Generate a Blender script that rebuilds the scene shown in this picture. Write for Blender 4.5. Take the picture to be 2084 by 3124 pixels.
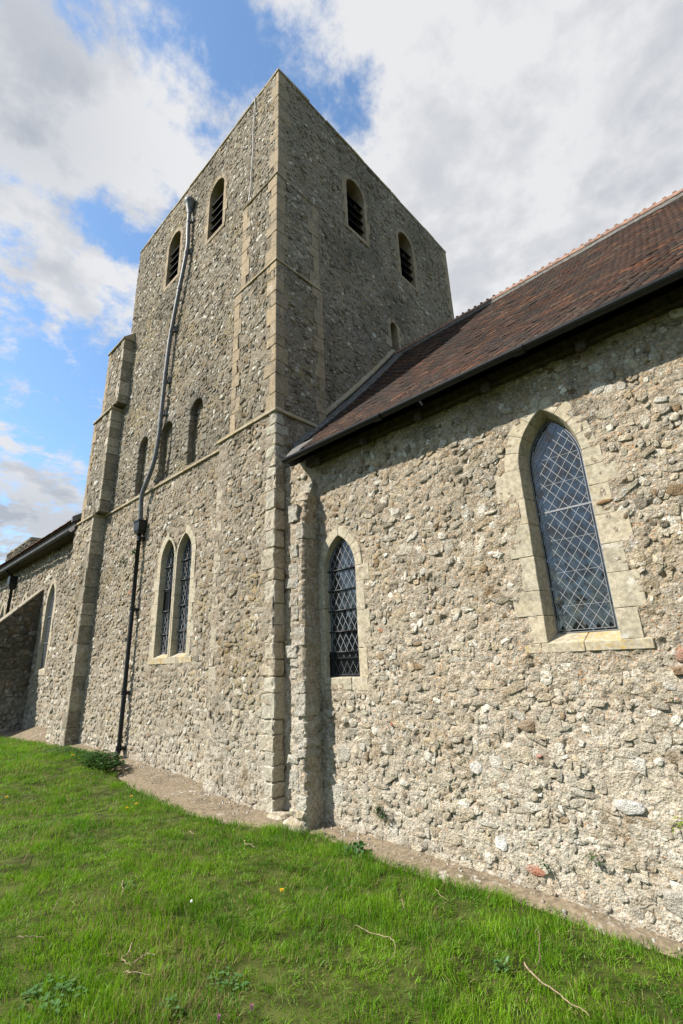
import bpy, bmesh, math, random
import numpy as np
from mathutils import Vector, Matrix

for o in list(bpy.data.objects):
    bpy.data.objects.remove(o)
SC = bpy.context.scene
COL = SC.collection
R = math.radians

# ------------------------------------------------------------------ camera
CAM_LOC = np.array([0.0, -4.6, 1.65])
YAW, PITCH, ROLL = -0.74785, 0.30972, -0.03886
FPX, CX, CY = 1429.0, 1042.0, 1562.0          # focal length / centre in 2084 x 3124 pixels
_f = np.array([math.sin(YAW) * math.cos(PITCH), math.cos(YAW) * math.cos(PITCH), math.sin(PITCH)])
_r0 = np.array([math.cos(YAW), -math.sin(YAW), 0.0])
_u0 = np.cross(_r0, _f)
_r = math.cos(ROLL) * _r0 + math.sin(ROLL) * _u0
_u = -math.sin(ROLL) * _r0 + math.cos(ROLL) * _u0
cam = bpy.data.cameras.new('camera')
cam_ob = bpy.data.objects.new('camera', cam)
COL.objects.link(cam_ob)
cam.sensor_fit = 'AUTO'
cam.sensor_width = 36.0
cam.lens = FPX / 3124.0 * 36.0
cam.clip_start = 0.05
cam.clip_end = 3000.0
cam_ob.matrix_world = Matrix(((_r[0], _u[0], -_f[0], CAM_LOC[0]), (_r[1], _u[1], -_f[1], CAM_LOC[1]),
                              (_r[2], _u[2], -_f[2], CAM_LOC[2]), (0, 0, 0, 1)))
SC.camera = cam_ob

# ------------------------------------------------------------------ world and sun
SUN_TO = Vector((-0.71, -1.0, 1.17)).normalized()
SUN_EL = math.asin(SUN_TO.z)
SUN_ROT = math.atan2(SUN_TO.x, SUN_TO.y)
SKY_STRENGTH = 0.10
CLOUD = 4.5
SUN_STRENGTH = 5.0
EXPOSURE = 0.78


def nt_add(nt, kind, **kw):
    n = nt.nodes.new(kind)
    for k, v in kw.items():
        setattr(n, k, v)
    return n


def mth(nt, op, a, b=None, clamp=False):
    n = nt.nodes.new('ShaderNodeMath')
    n.operation = op
    n.use_clamp = clamp
    for i, v in enumerate((a, b)):
        if v is None:
            continue
        if isinstance(v, (int, float)):
            n.inputs[i].default_value = v
        else:
            nt.links.new(v, n.inputs[i])
    return n.outputs[0]


def smooth(nt, v, lo, hi, to0=0.0, to1=1.0):
    n = nt.nodes.new('ShaderNodeMapRange')
    n.interpolation_type = 'SMOOTHSTEP'
    nt.links.new(v, n.inputs[0])
    n.inputs[1].default_value = lo
    n.inputs[2].default_value = hi
    n.inputs[3].default_value = to0
    n.inputs[4].default_value = to1
    return n.outputs[0]


def mixc(nt, fac, a, b, mode='MIX'):
    n = nt.nodes.new('ShaderNodeMix')
    n.data_type = 'RGBA'
    n.blend_type = mode
    for sock, v in ((n.inputs[0], fac), (n.inputs[6], a), (n.inputs[7], b)):
        if isinstance(v, (int, float)):
            sock.default_value = v
        elif isinstance(v, (tuple, list)):
            sock.default_value = (*v[:3], 1.0)
        else:
            nt.links.new(v, sock)
    return n.outputs[2]


def noise_tex(nt, vec, scale, detail=4.0, rough=0.55, dist=0.0, dims='3D'):
    n = nt.nodes.new('ShaderNodeTexNoise')
    n.noise_dimensions = dims
    n.inputs['Scale'].default_value = scale
    n.inputs['Detail'].default_value = detail
    n.inputs['Roughness'].default_value = rough
    n.inputs['Distortion'].default_value = dist
    nt.links.new(vec, n.inputs['Vector'])
    return n.outputs['Fac']


world = bpy.data.worlds.new('World')
SC.world = world
world.use_nodes = True
wt = world.node_tree
wt.nodes.clear()
w_out = nt_add(wt, 'ShaderNodeOutputWorld')
w_bg = nt_add(wt, 'ShaderNodeBackground')
w_bg.inputs['Strength'].default_value = SKY_STRENGTH
wt.links.new(w_bg.outputs[0], w_out.inputs[0])
sky = nt_add(wt, 'ShaderNodeTexSky', sky_type='NISHITA', sun_disc=False)
sky.sun_elevation = SUN_EL
sky.sun_rotation = SUN_ROT
sky.air_density = 1.0
sky.dust_density = 0.6
sky.ozone_density = 1.6
tc = nt_add(wt, 'ShaderNodeTexCoord')
sep = nt_add(wt, 'ShaderNodeSeparateXYZ')
wt.links.new(tc.outputs['Generated'], sep.inputs[0])
zz = mth(wt, 'ADD', mth(wt, 'MAXIMUM', sep.outputs[2], 0.0), 0.12)
cmb = nt_add(wt, 'ShaderNodeCombineXYZ')
wt.links.new(mth(wt, 'DIVIDE', sep.outputs[0], zz), cmb.inputs[0])
wt.links.new(mth(wt, 'DIVIDE', sep.outputs[1], zz), cmb.inputs[1])
P = cmb.outputs[0]
n_big = noise_tex(wt, P, 3.4, 12.0, 0.60, 0.15)
n_det = noise_tex(wt, P, 14.0, 10.0, 0.64, 0.1)
cov = mth(wt, 'ADD', mth(wt, 'MULTIPLY', n_big, 1.25), mth(wt, 'MULTIPLY', n_det, 0.85))
cov = mth(wt, 'ADD', cov, -0.535)
# where the banks of cloud and the gaps between them stand: (x, y) of the cloud plane, radius, amount
BLOBS = [(-0.42, 0.19, 0.10, -0.22), (-0.375, 0.28, 0.075, -0.18), (-0.345, 0.42, 0.065, -0.20),
         (-0.82, 0.245, 0.06, -0.26), (-1.25, 0.19, 0.12, -0.10), (-1.62, 0.42, 0.26, -0.22), (-1.32, 0.33, 0.14, -0.20),
         (-0.53, 0.09, 0.045, -0.22), (-0.66, 0.22, 0.12, 0.20), (-0.95, 0.17, 0.12, 0.18), (-0.68, 0.03, 0.18, 0.20),
         (-0.17, 0.58, 0.26, 0.30), (-0.10, 0.95, 0.42, 0.32), (-0.20, 0.36, 0.09, 0.14), (-2.45, 0.50, 0.40, 0.18), (-1.75, 0.28, 0.10, 0.14)]
for bx_, by_, br_, ba_ in BLOBS:
    vd = nt_add(wt, 'ShaderNodeVectorMath', operation='DISTANCE')
    wt.links.new(P, vd.inputs[0])
    vd.inputs[1].default_value = (bx_, by_, 0)
    cov = mth(wt, 'ADD', cov, smooth(wt, vd.outputs['Value'], 0.0, br_ * 1.9, ba_, 0.0))
mask = smooth(wt, cov, 0.35, 0.68)
n_sh = noise_tex(wt, P, 4.2, 9.0, 0.58, 0.1)
thick = mth(wt, 'ADD', smooth(wt, cov, 0.62, 1.15, 0.0, 0.22), smooth(wt, n_sh, 0.36, 0.64, -0.32, 0.46), True)
low = smooth(wt, sep.outputs[2], 0.02, 0.50, 0.60, 0.0)
thick = mth(wt, 'ADD', thick, low, True)
for bx_, by_, br_, ba_ in ((-0.72, 0.03, 0.15, 0.50), (-2.45, 0.52, 0.35, 0.35), (-1.0, 0.14, 0.08, 0.25), (-0.30, 0.62, 0.22, -0.14), (0.05, 0.80, 0.10, 0.2)):
    vd = nt_add(wt, 'ShaderNodeVectorMath', operation='DISTANCE')
    wt.links.new(P, vd.inputs[0])
    vd.inputs[1].default_value = (bx_, by_, 0)
    thick = mth(wt, 'ADD', thick, smooth(wt, vd.outputs['Value'], 0.0, br_ * 1.9, ba_, 0.0), True)
cl_col = mixc(wt, thick, (CLOUD * 1.10, CLOUD * 1.10, CLOUD * 1.11), (CLOUD * 0.60, CLOUD * 0.64, CLOUD * 0.71))
sky_col = mixc(wt, 1.0, sky.outputs[0], (1.20, 1.40, 1.47), 'MULTIPLY')
wt.links.new(mixc(wt, mth(wt, 'MULTIPLY', mask, 0.96), sky_col, cl_col), w_bg.inputs['Color'])

sun = bpy.data.lights.new('sun', 'SUN')
sun.energy = SUN_STRENGTH
sun.angle = R(0.55)
sun.color = (1.0, 0.93, 0.83)
sun_ob = bpy.data.objects.new('sun', sun)
COL.objects.link(sun_ob)
sun_ob.rotation_euler = (-SUN_TO).to_track_quat('-Z', 'Y').to_euler()
sun_ob.location = (-20, -30, 40)

SC.view_settings.view_transform = 'Standard'
SC.view_settings.look = 'None'
SC.view_settings.exposure = EXPOSURE
SC.view_settings.gamma = 1.0
SC.view_settings.use_curve_mapping = False

RNG = np.random.default_rng(7)
random.seed(7)


# ------------------------------------------------------------------ helpers: noise and camera
def _hash(xi, yi, seed):
    h = (xi.astype(np.uint64) * np.uint64(374761393) + yi.astype(np.uint64) * np.uint64(668265263)
         + np.uint64(seed * 974711 + 13)) & np.uint64(0xffffffff)
    h = ((h ^ (h >> np.uint64(13))) * np.uint64(1274126177)) & np.uint64(0xffffffff)
    h = ((h ^ (h >> np.uint64(16))) * np.uint64(2246822519)) & np.uint64(0xffffffff)
    return ((h ^ (h >> np.uint64(15))) & np.uint64(0xffff)).astype(np.float64) / 65535.0


def vnoise(x, y, seed=0):
    x = np.asarray(x, float) + 1000.0
    y = np.asarray(y, float) + 1000.0
    xi = np.floor(x).astype(np.int64)
    yi = np.floor(y).astype(np.int64)
    fx = x - xi
    fy = y - yi
    fx = fx * fx * (3 - 2 * fx)
    fy = fy * fy * (3 - 2 * fy)
    a = _hash(xi, yi, seed); b = _hash(xi + 1, yi, seed)
    c = _hash(xi, yi + 1, seed); d = _hash(xi + 1, yi + 1, seed)
    return ((a * (1 - fx) + b * fx) * (1 - fy) + (c * (1 - fx) + d * fx) * fy) * 2 - 1


def fbm(x, y, seed=0, octv=3, gain=0.5):
    s = 0.0; a = 1.0; t = 0.0
    for i in range(octv):
        s = s + a * vnoise(np.asarray(x) * 2 ** i, np.asarray(y) * 2 ** i, seed + 17 * i)
        t += a
        a *= gain
    return s / t


def project(Pw):
    v = np.asarray(Pw) - CAM_LOC
    z = v @ _f
    return CX + FPX * (v @ _r) / z, CY - FPX * (v @ _u) / z, z


def ray(px, py):
    return _f + _r * (px - CX) / FPX - _u * (py - CY) / FPX


# ------------------------------------------------------------------ helpers: objects
def new_mesh(name, verts, faces, smooth_=False, attr=None):
    me = bpy.data.meshes.new(name)
    verts = np.ascontiguousarray(verts, dtype=np.float32)
    if isinstance(faces, np.ndarray):
        k = faces.shape[1]
        m = len(faces)
        me.vertices.add(len(verts))
        me.vertices.foreach_set('co', verts.ravel())
        me.loops.add(m * k)
        me.loops.foreach_set('vertex_index', np.ascontiguousarray(faces, dtype=np.int32).ravel())
        me.polygons.add(m)
        me.polygons.foreach_set('loop_start', np.arange(0, m * k, k, dtype=np.int32))
        me.update(calc_edges=True)
    else:
        me.from_pydata([tuple(v) for v in verts.tolist()], [], faces)
        me.update()
    if smooth_:
        me.polygons.foreach_set('use_smooth', np.ones(len(me.polygons), dtype=bool))
    if attr is not None:
        a = me.color_attributes.new('scol', 'FLOAT_COLOR', 'POINT')
        c = np.ones((len(verts), 4), dtype=np.float32)
        c[:, :3] = attr
        a.data.foreach_set('color', c.ravel())
    return me


def put(name, me, mat=None, parent=None, kind=None, color=None):
    o = bpy.data.objects.new(name, me)
    COL.objects.link(o)
    if mat is not None and len(me.materials) == 0:
        me.materials.append(mat)
    if parent is not None:
        o.parent = parent
        if parent.type == 'EMPTY':
            o.matrix_parent_inverse = Matrix.Translation(-parent.location)
    if kind:
        o['kind'] = kind
    if color is not None:
        o.color = (*color, 1.0)
    return o


def tag(o, label, cat, group=None):
    o['label'] = label
    o['category'] = cat
    if group:
        o['group'] = group
    return o


def thing(name, loc, label, cat, group=None):
    o = bpy.data.objects.new(name, None)
    o.empty_display_size = 0.2
    COL.objects.link(o)
    o.location = loc
    return tag(o, label, cat, group)


def loft_mesh(name, stations, bevel=0.006, closed=True, jit=0.0):
    """stations: list of equally long rings of 3-D points; caps at both ends; edges sharper than 30 degrees bevelled"""
    bm = bmesh.new()
    rings = []
    for st in stations:
        rings.append([bm.verts.new((p[0] + random.uniform(-jit, jit), p[1] + random.uniform(-jit, jit), p[2] + random.uniform(-jit, jit))) for p in st])
    k = len(rings[0])
    for a, b in zip(rings, rings[1:]):
        for i in range(k):
            j = (i + 1) % k
            bm.faces.new((a[i], a[j], b[j], b[i]))
    if closed:
        bm.faces.new(list(reversed(rings[0])))
        bm.faces.new(rings[-1])
    bmesh.ops.recalc_face_normals(bm, faces=bm.faces[:])
    if bevel > 0:
        es = [e for e in bm.edges if len(e.link_faces) == 2 and e.calc_face_angle(0) > 0.5]
        bmesh.ops.bevel(bm, geom=es, offset=bevel, segments=1, affect='EDGES', profile=0.5)
    me = bpy.data.meshes.new(name)
    bm.to_mesh(me)
    bm.free()
    return me


def roughen(me, amp, freq, cuts=4, seed=0.0):
    from mathutils import noise as mn
    bm = bmesh.new()
    bm.from_mesh(me)
    big_e = [e for e in bm.edges if e.calc_length() > 0.05]
    bmesh.ops.subdivide_edges(bm, edges=big_e, cuts=cuts, use_grid_fill=True)
    for v in bm.verts:
        p_ = v.co * freq + Vector((seed, seed * .7, 0))
        v.co += (mn.noise_vector(p_) + mn.noise_vector(p_ * 2.3) * .6) * amp
    bm.to_mesh(me)
    bm.free()
    return me


def box_mesh(name, x0, x1, y0, y1, z0, z1, bevel=0.008, jit=0.0):
    a = [(x0, y0, z0), (x1, y0, z0), (x1, y1, z0), (x0, y1, z0)]
    b = [(x, y, z1) for x, y, _ in a]
    return loft_mesh(name, [a, b], bevel, True, jit)


def tube_mesh(name, pts, rad, n=10, cap=True):
    pts = [Vector(p) for p in pts]
    if not isinstance(rad, (list, tuple)):
        rad = [rad] * len(pts)
    vs, fs = [], []
    prev = None
    for i, p in enumerate(pts):
        d = (pts[min(i + 1, len(pts) - 1)] - pts[max(i - 1, 0)]).normalized()
        ref = Vector((0, 1, 0)) if abs(d.y) < 0.9 else Vector((1, 0, 0))
        if prev is not None:
            ref = prev
        s = d.cross(ref).normalized()
        t = s.cross(d).normalized()
        prev = t
        for k in range(n):
            a = 2 * math.pi * k / n
            vs.append(p + (s * math.cos(a) + t * math.sin(a)) * rad[i])
    for i in range(len(pts) - 1):
        for k in range(n):
            a = i * n + k
            b = i * n + (k + 1) % n
            fs.append((a, b, b + n, a + n))
    if cap:
        fs.append(tuple(range(n)))
        fs.append(tuple(reversed(range((len(pts) - 1) * n, len(pts) * n))))
    me = new_mesh(name, np.array([tuple(v) for v in vs]), fs)
    me.polygons.foreach_set('use_smooth', np.ones(len(me.polygons), dtype=bool))
    return me


def join_meshes(name, meshes):
    bm = bmesh.new()
    for m in meshes:
        bm.from_mesh(m)
    me = bpy.data.meshes.new(name)
    bm.to_mesh(me)
    bm.free()
    for m in meshes:
        bpy.data.meshes.remove(m)
    return me


# ------------------------------------------------------------------ materials
def mat_new(name, rough=0.9, spec=0.25):
    m = bpy.data.materials.new(name)
    m.use_nodes = True
    nt = m.node_tree
    nt.nodes.clear()
    out = nt_add(nt, 'ShaderNodeOutputMaterial')
    b = nt_add(nt, 'ShaderNodeBsdfPrincipled')
    b.inputs['Roughness'].default_value = rough
    b.inputs['Specular IOR Level'].default_value = spec
    nt.links.new(b.outputs[0], out.inputs[0])
    return m, nt, b


def pos(nt):
    return nt_add(nt, 'ShaderNodeNewGeometry').outputs['Position']


def bump(nt, b, height, strength=0.5, dist=0.02):
    n = nt_add(nt, 'ShaderNodeBump')
    n.inputs['Strength'].default_value = strength
    n.inputs['Distance'].default_value = dist
    nt.links.new(height, n.inputs['Height'])
    nt.links.new(n.outputs[0], b.inputs['Normal'])


def weather(nt, p, c):
    """old limewash lingering towards the foot of the walls, sooty algae patches higher up"""
    sx = nt_add(nt, 'ShaderNodeSeparateXYZ')
    nt.links.new(p, sx.inputs[0])
    zn = mth(nt, 'ADD', sx.outputs[2], mth(nt, 'MULTIPLY', mth(nt, 'SUBTRACT', noise_tex(nt, p, 0.8, 4, 0.6), 0.5), 4.0))
    lime = mth(nt, 'MULTIPLY', smooth(nt, zn, -0.4, 2.6, 1.0, 0.0), smooth(nt, noise_tex(nt, p, 5.0, 5, 0.65), 0.34, 0.60, 0.15, 1.0))
    c = mixc(nt, mth(nt, 'MULTIPLY', lime, 0.46), c, (0.62, 0.585, 0.50))
    br = mth(nt, 'MULTIPLY', smooth(nt, noise_tex(nt, p, 1.9, 5, 0.65), 0.52, 0.66), smooth(nt, noise_tex(nt, p, 12.0, 4, 0.6), 0.40, 0.60))
    c = mixc(nt, mth(nt, 'MULTIPLY', br, 0.55), c, (0.25, 0.175, 0.10))
    soot = smooth(nt, noise_tex(nt, p, 0.42, 5, 0.62), 0.46, 0.68, 0.0, 1.0)
    soot = mth(nt, 'MULTIPLY', soot, smooth(nt, sx.outputs[2], 2.0, 4.6, 0.15, 0.75))
    c = mixc(nt, 1.0, c, mixc(nt, soot, (1.0, 1.0, 1.0), (0.55, 0.56, 0.55)), 'MULTIPLY')
    # run-off streaks drawn down the face
    sv = nt_add(nt, 'ShaderNodeVectorMath', operation='MULTIPLY')
    nt.links.new(p, sv.inputs[0])
    sv.inputs[1].default_value = (2.6, 2.6, 0.22)
    stk = mth(nt, 'MULTIPLY', smooth(nt, noise_tex(nt, sv.outputs[0], 1.0, 5, 0.65), 0.52, 0.70), smooth(nt, noise_tex(nt, p, 0.55, 3, 0.5), 0.40, 0.60))
    stk = mth(nt, 'MULTIPLY', stk, smooth(nt, sx.outputs[2], 1.5, 4.5, 0.25, 0.75))
    return mixc(nt, 1.0, c, mixc(nt, stk, (1.0, 1.0, 1.0), (0.52, 0.51, 0.49)), 'MULTIPLY')


def mortar_mat(name, base, alt, dark, grain, grain_amt, yellow=0.0, white=0.0, red=0.0):
    m, nt, b = mat_new(name, 0.95, 0.12)
    p = pos(nt)
    n1 = noise_tex(nt, p, 1.1, 5, 0.6)
    n2 = noise_tex(nt, p, 7.0, 6, 0.65)
    n3 = noise_tex(nt, p, 38.0, 4, 0.65)
    c = mixc(nt, smooth(nt, n1, 0.35, 0.65), base, alt)
    c = mixc(nt, smooth(nt, n2, 0.50, 0.74, 0.0, 0.75), c, dark)
    vor = nt_add(nt, 'ShaderNodeTexVoronoi')
    vor.inputs['Scale'].default_value = 44.0
    nt.links.new(p, vor.inputs['Vector'])
    sepc = nt_add(nt, 'ShaderNodeSeparateColor')
    nt.links.new(vor.outputs['Color'], sepc.inputs[0])
    gm = mth(nt, 'MULTIPLY', smooth(nt, sepc.outputs[0], 0.58, 0.66), smooth(nt, vor.outputs['Distance'], 0.30, 0.48, 1.0, 0.0))
    gm = mth(nt, 'MULTIPLY', gm, smooth(nt, noise_tex(nt, p, 2.3, 3, 0.5), 0.36, 0.56, 0.25, 1.0))
    gcol = mixc(nt, smooth(nt, sepc.outputs[1], 0.45, 0.95), grain, (0.58, 0.54, 0.47))
    c = mixc(nt, mth(nt, 'MULTIPLY', gm, grain_amt), c, gcol)
    if yellow:
        ny = mth(nt, 'MULTIPLY', smooth(nt, noise_tex(nt, p, 0.9, 3, 0.5), 0.52, 0.66), smooth(nt, noise_tex(nt, p, 14, 5, 0.6), 0.48, 0.62))
        c = mixc(nt, mth(nt, 'MULTIPLY', ny, yellow), c, (0.36, 0.27, 0.09))
    if white:
        nw = mth(nt, 'MULTIPLY', smooth(nt, noise_tex(nt, p, 1.6, 3, 0.5), 0.48, 0.66), smooth(nt, noise_tex(nt, p, 11, 6, 0.7), 0.54, 0.62))
        c = mixc(nt, mth(nt, 'MULTIPLY', nw, white), c, (0.62, 0.61, 0.57))
    c = weather(nt, p, c)
    c = mixc(nt, 1.0, c, mixc(nt, smooth(nt, n3, 0.3, 0.7), (0.62, 0.62, 0.62), (1.26, 1.26, 1.26)), 'MULTIPLY')
    nt.links.new(c, b.inputs['Base Color'])
    h = mth(nt, 'ADD', mth(nt, 'MULTIPLY', n3, 0.7), mth(nt, 'MULTIPLY', smooth(nt, vor.outputs['Distance'], 0.0, 0.6, 1.0, 0.0), 0.18))
    h = mth(nt, 'ADD', h, mth(nt, 'MULTIPLY', n2, 0.8))
    bump(nt, b, h, 1.0, 0.028)
    return m


def stone_mat(name, source, lichen=0.5, yellow=0.0, pit=1.0):
    m, nt, b = mat_new(name, 0.9, 0.2)
    p = pos(nt)
    if source == 'attr':
        a = nt_add(nt, 'ShaderNodeAttribute')
        a.attribute_name = 'scol'
        c = a.outputs['Color']
    else:
        c = nt_add(nt, 'ShaderNodeObjectInfo').outputs['Color']
    n2 = noise_tex(nt, p, 16.0, 5, 0.65)
    n3 = noise_tex(nt, p, 55.0, 4, 0.65)
    c = mixc(nt, 1.0, c, mixc(nt, smooth(nt, n2, 0.3, 0.7), (0.68, 0.67, 0.64), (1.22, 1.22, 1.23)), 'MULTIPLY')
    c = mixc(nt, smooth(nt, n3, 0.62, 0.74, 0.0, 0.55), c, (0.13, 0.115, 0.09))
    lw = mth(nt, 'MULTIPLY', smooth(nt, noise_tex(nt, p, 9.0, 6, 0.7), 0.56, 0.63), smooth(nt, noise_tex(nt, p, 1.5, 3, 0.5), 0.40, 0.60, 0.15, 1.0))
    c = mixc(nt, mth(nt, 'MULTIPLY', lw, lichen), c, (0.60, 0.60, 0.57))
    if yellow:
        ny = mth(nt, 'MULTIPLY', smooth(nt, noise_tex(nt, p, 0.9, 3, 0.5), 0.52, 0.66), smooth(nt, noise_tex(nt, p, 14, 5, 0.6), 0.48, 0.62))
        c = mixc(nt, mth(nt, 'MULTIPLY', ny, yellow), c, (0.36, 0.27, 0.09))
    c = weather(nt, p, c)
    nt.links.new(c, b.inputs['Base Color'])
    h = mth(nt, 'ADD', n3, mth(nt, 'MULTIPLY', n2, 1.5))
    bump(nt, b, h, 1.0 * pit, 0.028)
    return m


def ashlar_mat(name, c0, c1, stain, lichen=0.3, yellow=0.0, var=0.25):
    m, nt, b = mat_new(name, 0.9, 0.2)
    p = pos(nt)
    oi = nt_add(nt, 'ShaderNodeObjectInfo')
    c = mixc(nt, oi.outputs['Random'], c0, c1)
    n1 = noise_tex(nt, p, 3.5, 5, 0.6)
    n2 = noise_tex(nt, p, 24.0, 5, 0.65)
    n3 = noise_tex(nt, p, 90.0, 3, 0.6)
    c = mixc(nt, smooth(nt, n1, 0.46, 0.70, 0.0, 0.65), c, stain)
    c = mixc(nt, 1.0, c, mixc(nt, smooth(nt, n2, 0.3, 0.7), (1 - var, 1 - var, 1 - var), (1 + var * .7,) * 3), 'MULTIPLY')
    lw = mth(nt, 'MULTIPLY', smooth(nt, noise_tex(nt, p, 8.0, 6, 0.7), 0.57, 0.64), smooth(nt, noise_tex(nt, p, 1.7, 3, 0.5), 0.42, 0.60, 0.1, 1.0))
    c = mixc(nt, mth(nt, 'MULTIPLY', lw, lichen), c, (0.58, 0.57, 0.53))
    if yellow:
        ny = mth(nt, 'MULTIPLY', smooth(nt, noise_tex(nt, p, 2.2, 3, 0.5), 0.45, 0.60), smooth(nt, noise_tex(nt, p, 22, 5, 0.6), 0.45, 0.60))
        c = mixc(nt, mth(nt, 'MULTIPLY', ny, yellow), c, (0.42, 0.29, 0.09))
    nt.links.new(c, b.inputs['Base Color'])
    h = mth(nt, 'ADD', mth(nt, 'MULTIPLY', n3, 0.4), mth(nt, 'MULTIPLY', n2, 1.0))
    bump(nt, b, h, 0.45, 0.010)
    return m


def plain_mat(name, col, rough=0.6, spec=0.4, metal=0.0, var=0.2, scale=30.0, bmp=0.15):
    m, nt, b = mat_new(name, rough, spec)
    p = pos(nt)
    n = noise_tex(nt, p, scale, 4, 0.6)
    c = mixc(nt, smooth(nt, n, 0.3, 0.7), tuple(x * (1 - var) for x in col), tuple(x * (1 + var) for x in col))
    nt.links.new(c, b.inputs['Base Color'])
    b.inputs['Metallic'].default_value = metal
    if bmp:
        bump(nt, b, n, bmp, 0.01)
    return m


M = {}
M['mortar_nave'] = mortar_mat('mortar_nave', (0.37, 0.31, 0.228), (0.325, 0.283, 0.22), (0.21, 0.17, 0.12), (0.42, 0.20, 0.06), 0.9, 0.35, 0.6)
M['mortar_low'] = mortar_mat('mortar_tower_low', (0.315, 0.268, 0.203), (0.27, 0.237, 0.185), (0.16, 0.135, 0.10), (0.38, 0.20, 0.07), 0.75, 0.5, 0.55)
M['mortar_up'] = mortar_mat('mortar_tower_up', (0.225, 0.195, 0.148), (0.255, 0.22, 0.162), (0.12, 0.104, 0.08), (0.30, 0.20, 0.10), 0.25, 0.75, 0.35)
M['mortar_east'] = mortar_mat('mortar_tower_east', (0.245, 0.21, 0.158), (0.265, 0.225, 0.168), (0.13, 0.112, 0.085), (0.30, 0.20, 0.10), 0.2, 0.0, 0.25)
M['mortar_aisle'] = mortar_mat('mortar_aisle', (0.31, 0.265, 0.205), (0.26, 0.23, 0.18), (0.15, 0.13, 0.10), (0.33, 0.21, 0.10), 0.4, 0.2, 0.4)
M['stone_stuff'] = stone_mat('rubble_stone', 'attr', 0.55)
M['stone_obj'] = stone_mat('rubble_stone_single', 'obj', 0.55)
M['stone_stuff_y'] = stone_mat('rubble_stone_lichened', 'attr', 0.45, 0.6)
M['stone_obj_y'] = stone_mat('rubble_stone_lichened_single', 'obj', 0.45, 0.6)
M['ashlar'] = ashlar_mat('ashlar_tan', (0.32, 0.25, 0.162), (0.26, 0.21, 0.142), (0.17, 0.14, 0.095), 0.30, 0.15, 0.3)
M['ashlar_win'] = ashlar_mat('ashlar_window', (0.42, 0.365, 0.265), (0.38, 0.345, 0.26), (0.27, 0.24, 0.18), 0.5, 0.15, 0.28)
M['ashlar_sill'] = ashlar_mat('ashlar_sill', (0.40, 0.35, 0.25), (0.37, 0.33, 0.25), (0.27, 0.24, 0.18), 0.5, 0.8, 0.3)
M['ashlar_grey'] = ashlar_mat('ashlar_grey', (0.42, 0.39, 0.31), (0.34, 0.315, 0.25), (0.25, 0.225, 0.18), 0.5, 0.0)
M['ashlar_low'] = ashlar_mat('ashlar_worn', (0.40, 0.355, 0.275), (0.33, 0.295, 0.225), (0.24, 0.205, 0.15), 0.6, 0.2, 0.35)
M['ashlar_dark'] = ashlar_mat('ashlar_dark', (0.27, 0.235, 0.17), (0.22, 0.195, 0.145), (0.13, 0.115, 0.085), 0.5, 0.0, 0.35)
M['mortar_dark'] = mortar_mat('mortar_very_dark', (0.10, 0.09, 0.068), (0.12, 0.105, 0.08), (0.055, 0.05, 0.038), (0.16, 0.11, 0.06), 0.2, 0.0, 0.5)  # much darker mortar for the raking buttress and the turret
M['string'] = ashlar_mat('string_stone', (0.36, 0.31, 0.22), (0.33, 0.28, 0.19), (0.23, 0.19, 0.12), 0.4, 0.5)
M['concrete'] = ashlar_mat('concrete', (0.20, 0.160, 0.108), (0.20, 0.160, 0.108), (0.12, 0.098, 0.068), 0.45, 0.0, 0.4)
M['iron'] = plain_mat('black_iron', (0.008, 0.009, 0.010), 0.45, 0.35, 0.0, 0.3, 25, 0.1)
M['lead'] = plain_mat('lead_pipe', (0.105, 0.112, 0.115), 0.55, 0.4, 0.1, 0.3, 14, 0.2)
M['came'] = plain_mat('lead_came', (0.20, 0.212, 0.225), 0.55, 0.4, 0.0, 0.2, 60, 0.1)
M['came_dark'] = plain_mat('lead_came_dull', (0.17, 0.18, 0.19), 0.55, 0.4, 0.0, 0.2, 60, 0.1)
M['louvre'] = plain_mat('louvre_board', (0.008, 0.008, 0.008), 0.8, 0.1, 0.0, 0.4, 30, 0.3)
M['dark'] = plain_mat('dark_inside', (0.012, 0.011, 0.010), 0.9, 0.1, 0.0, 0.3, 10, 0.0)
M['cable'] = plain_mat('cable_tape', (0.33, 0.335, 0.33), 0.5, 0.4, 0.0, 0.15, 20, 0.0)
M['fascia'] = plain_mat('fascia', (0.085, 0.075, 0.068), 0.7, 0.3, 0.0, 0.4, 9, 0.3)
M['flash'] = plain_mat('mortar_fillet', (0.115, 0.11, 0.10), 0.85, 0.2, 0.0, 0.4, 14, 0.6)
M['wood'] = plain_mat('old_oak', (0.05, 0.040, 0.028), 0.85, 0.2, 0.0, 0.4, 18, 0.4)
M['terracotta'] = plain_mat('terracotta', (0.23, 0.135, 0.095), 0.8, 0.3, 0.0, 0.35, 12, 0.3)


def glass_mat():
    m, nt, b = mat_new('leaded_glass', 0.035, 0.5)
    b.inputs['Base Color'].default_value = (0.006, 0.008, 0.010, 1)
    b.inputs['IOR'].default_value = 1.75
    p = pos(nt)
    bump(nt, b, noise_tex(nt, p, 9.0, 2, 0.5), 0.035, 0.01)
    return m


M['glass'] = glass_mat()


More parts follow.
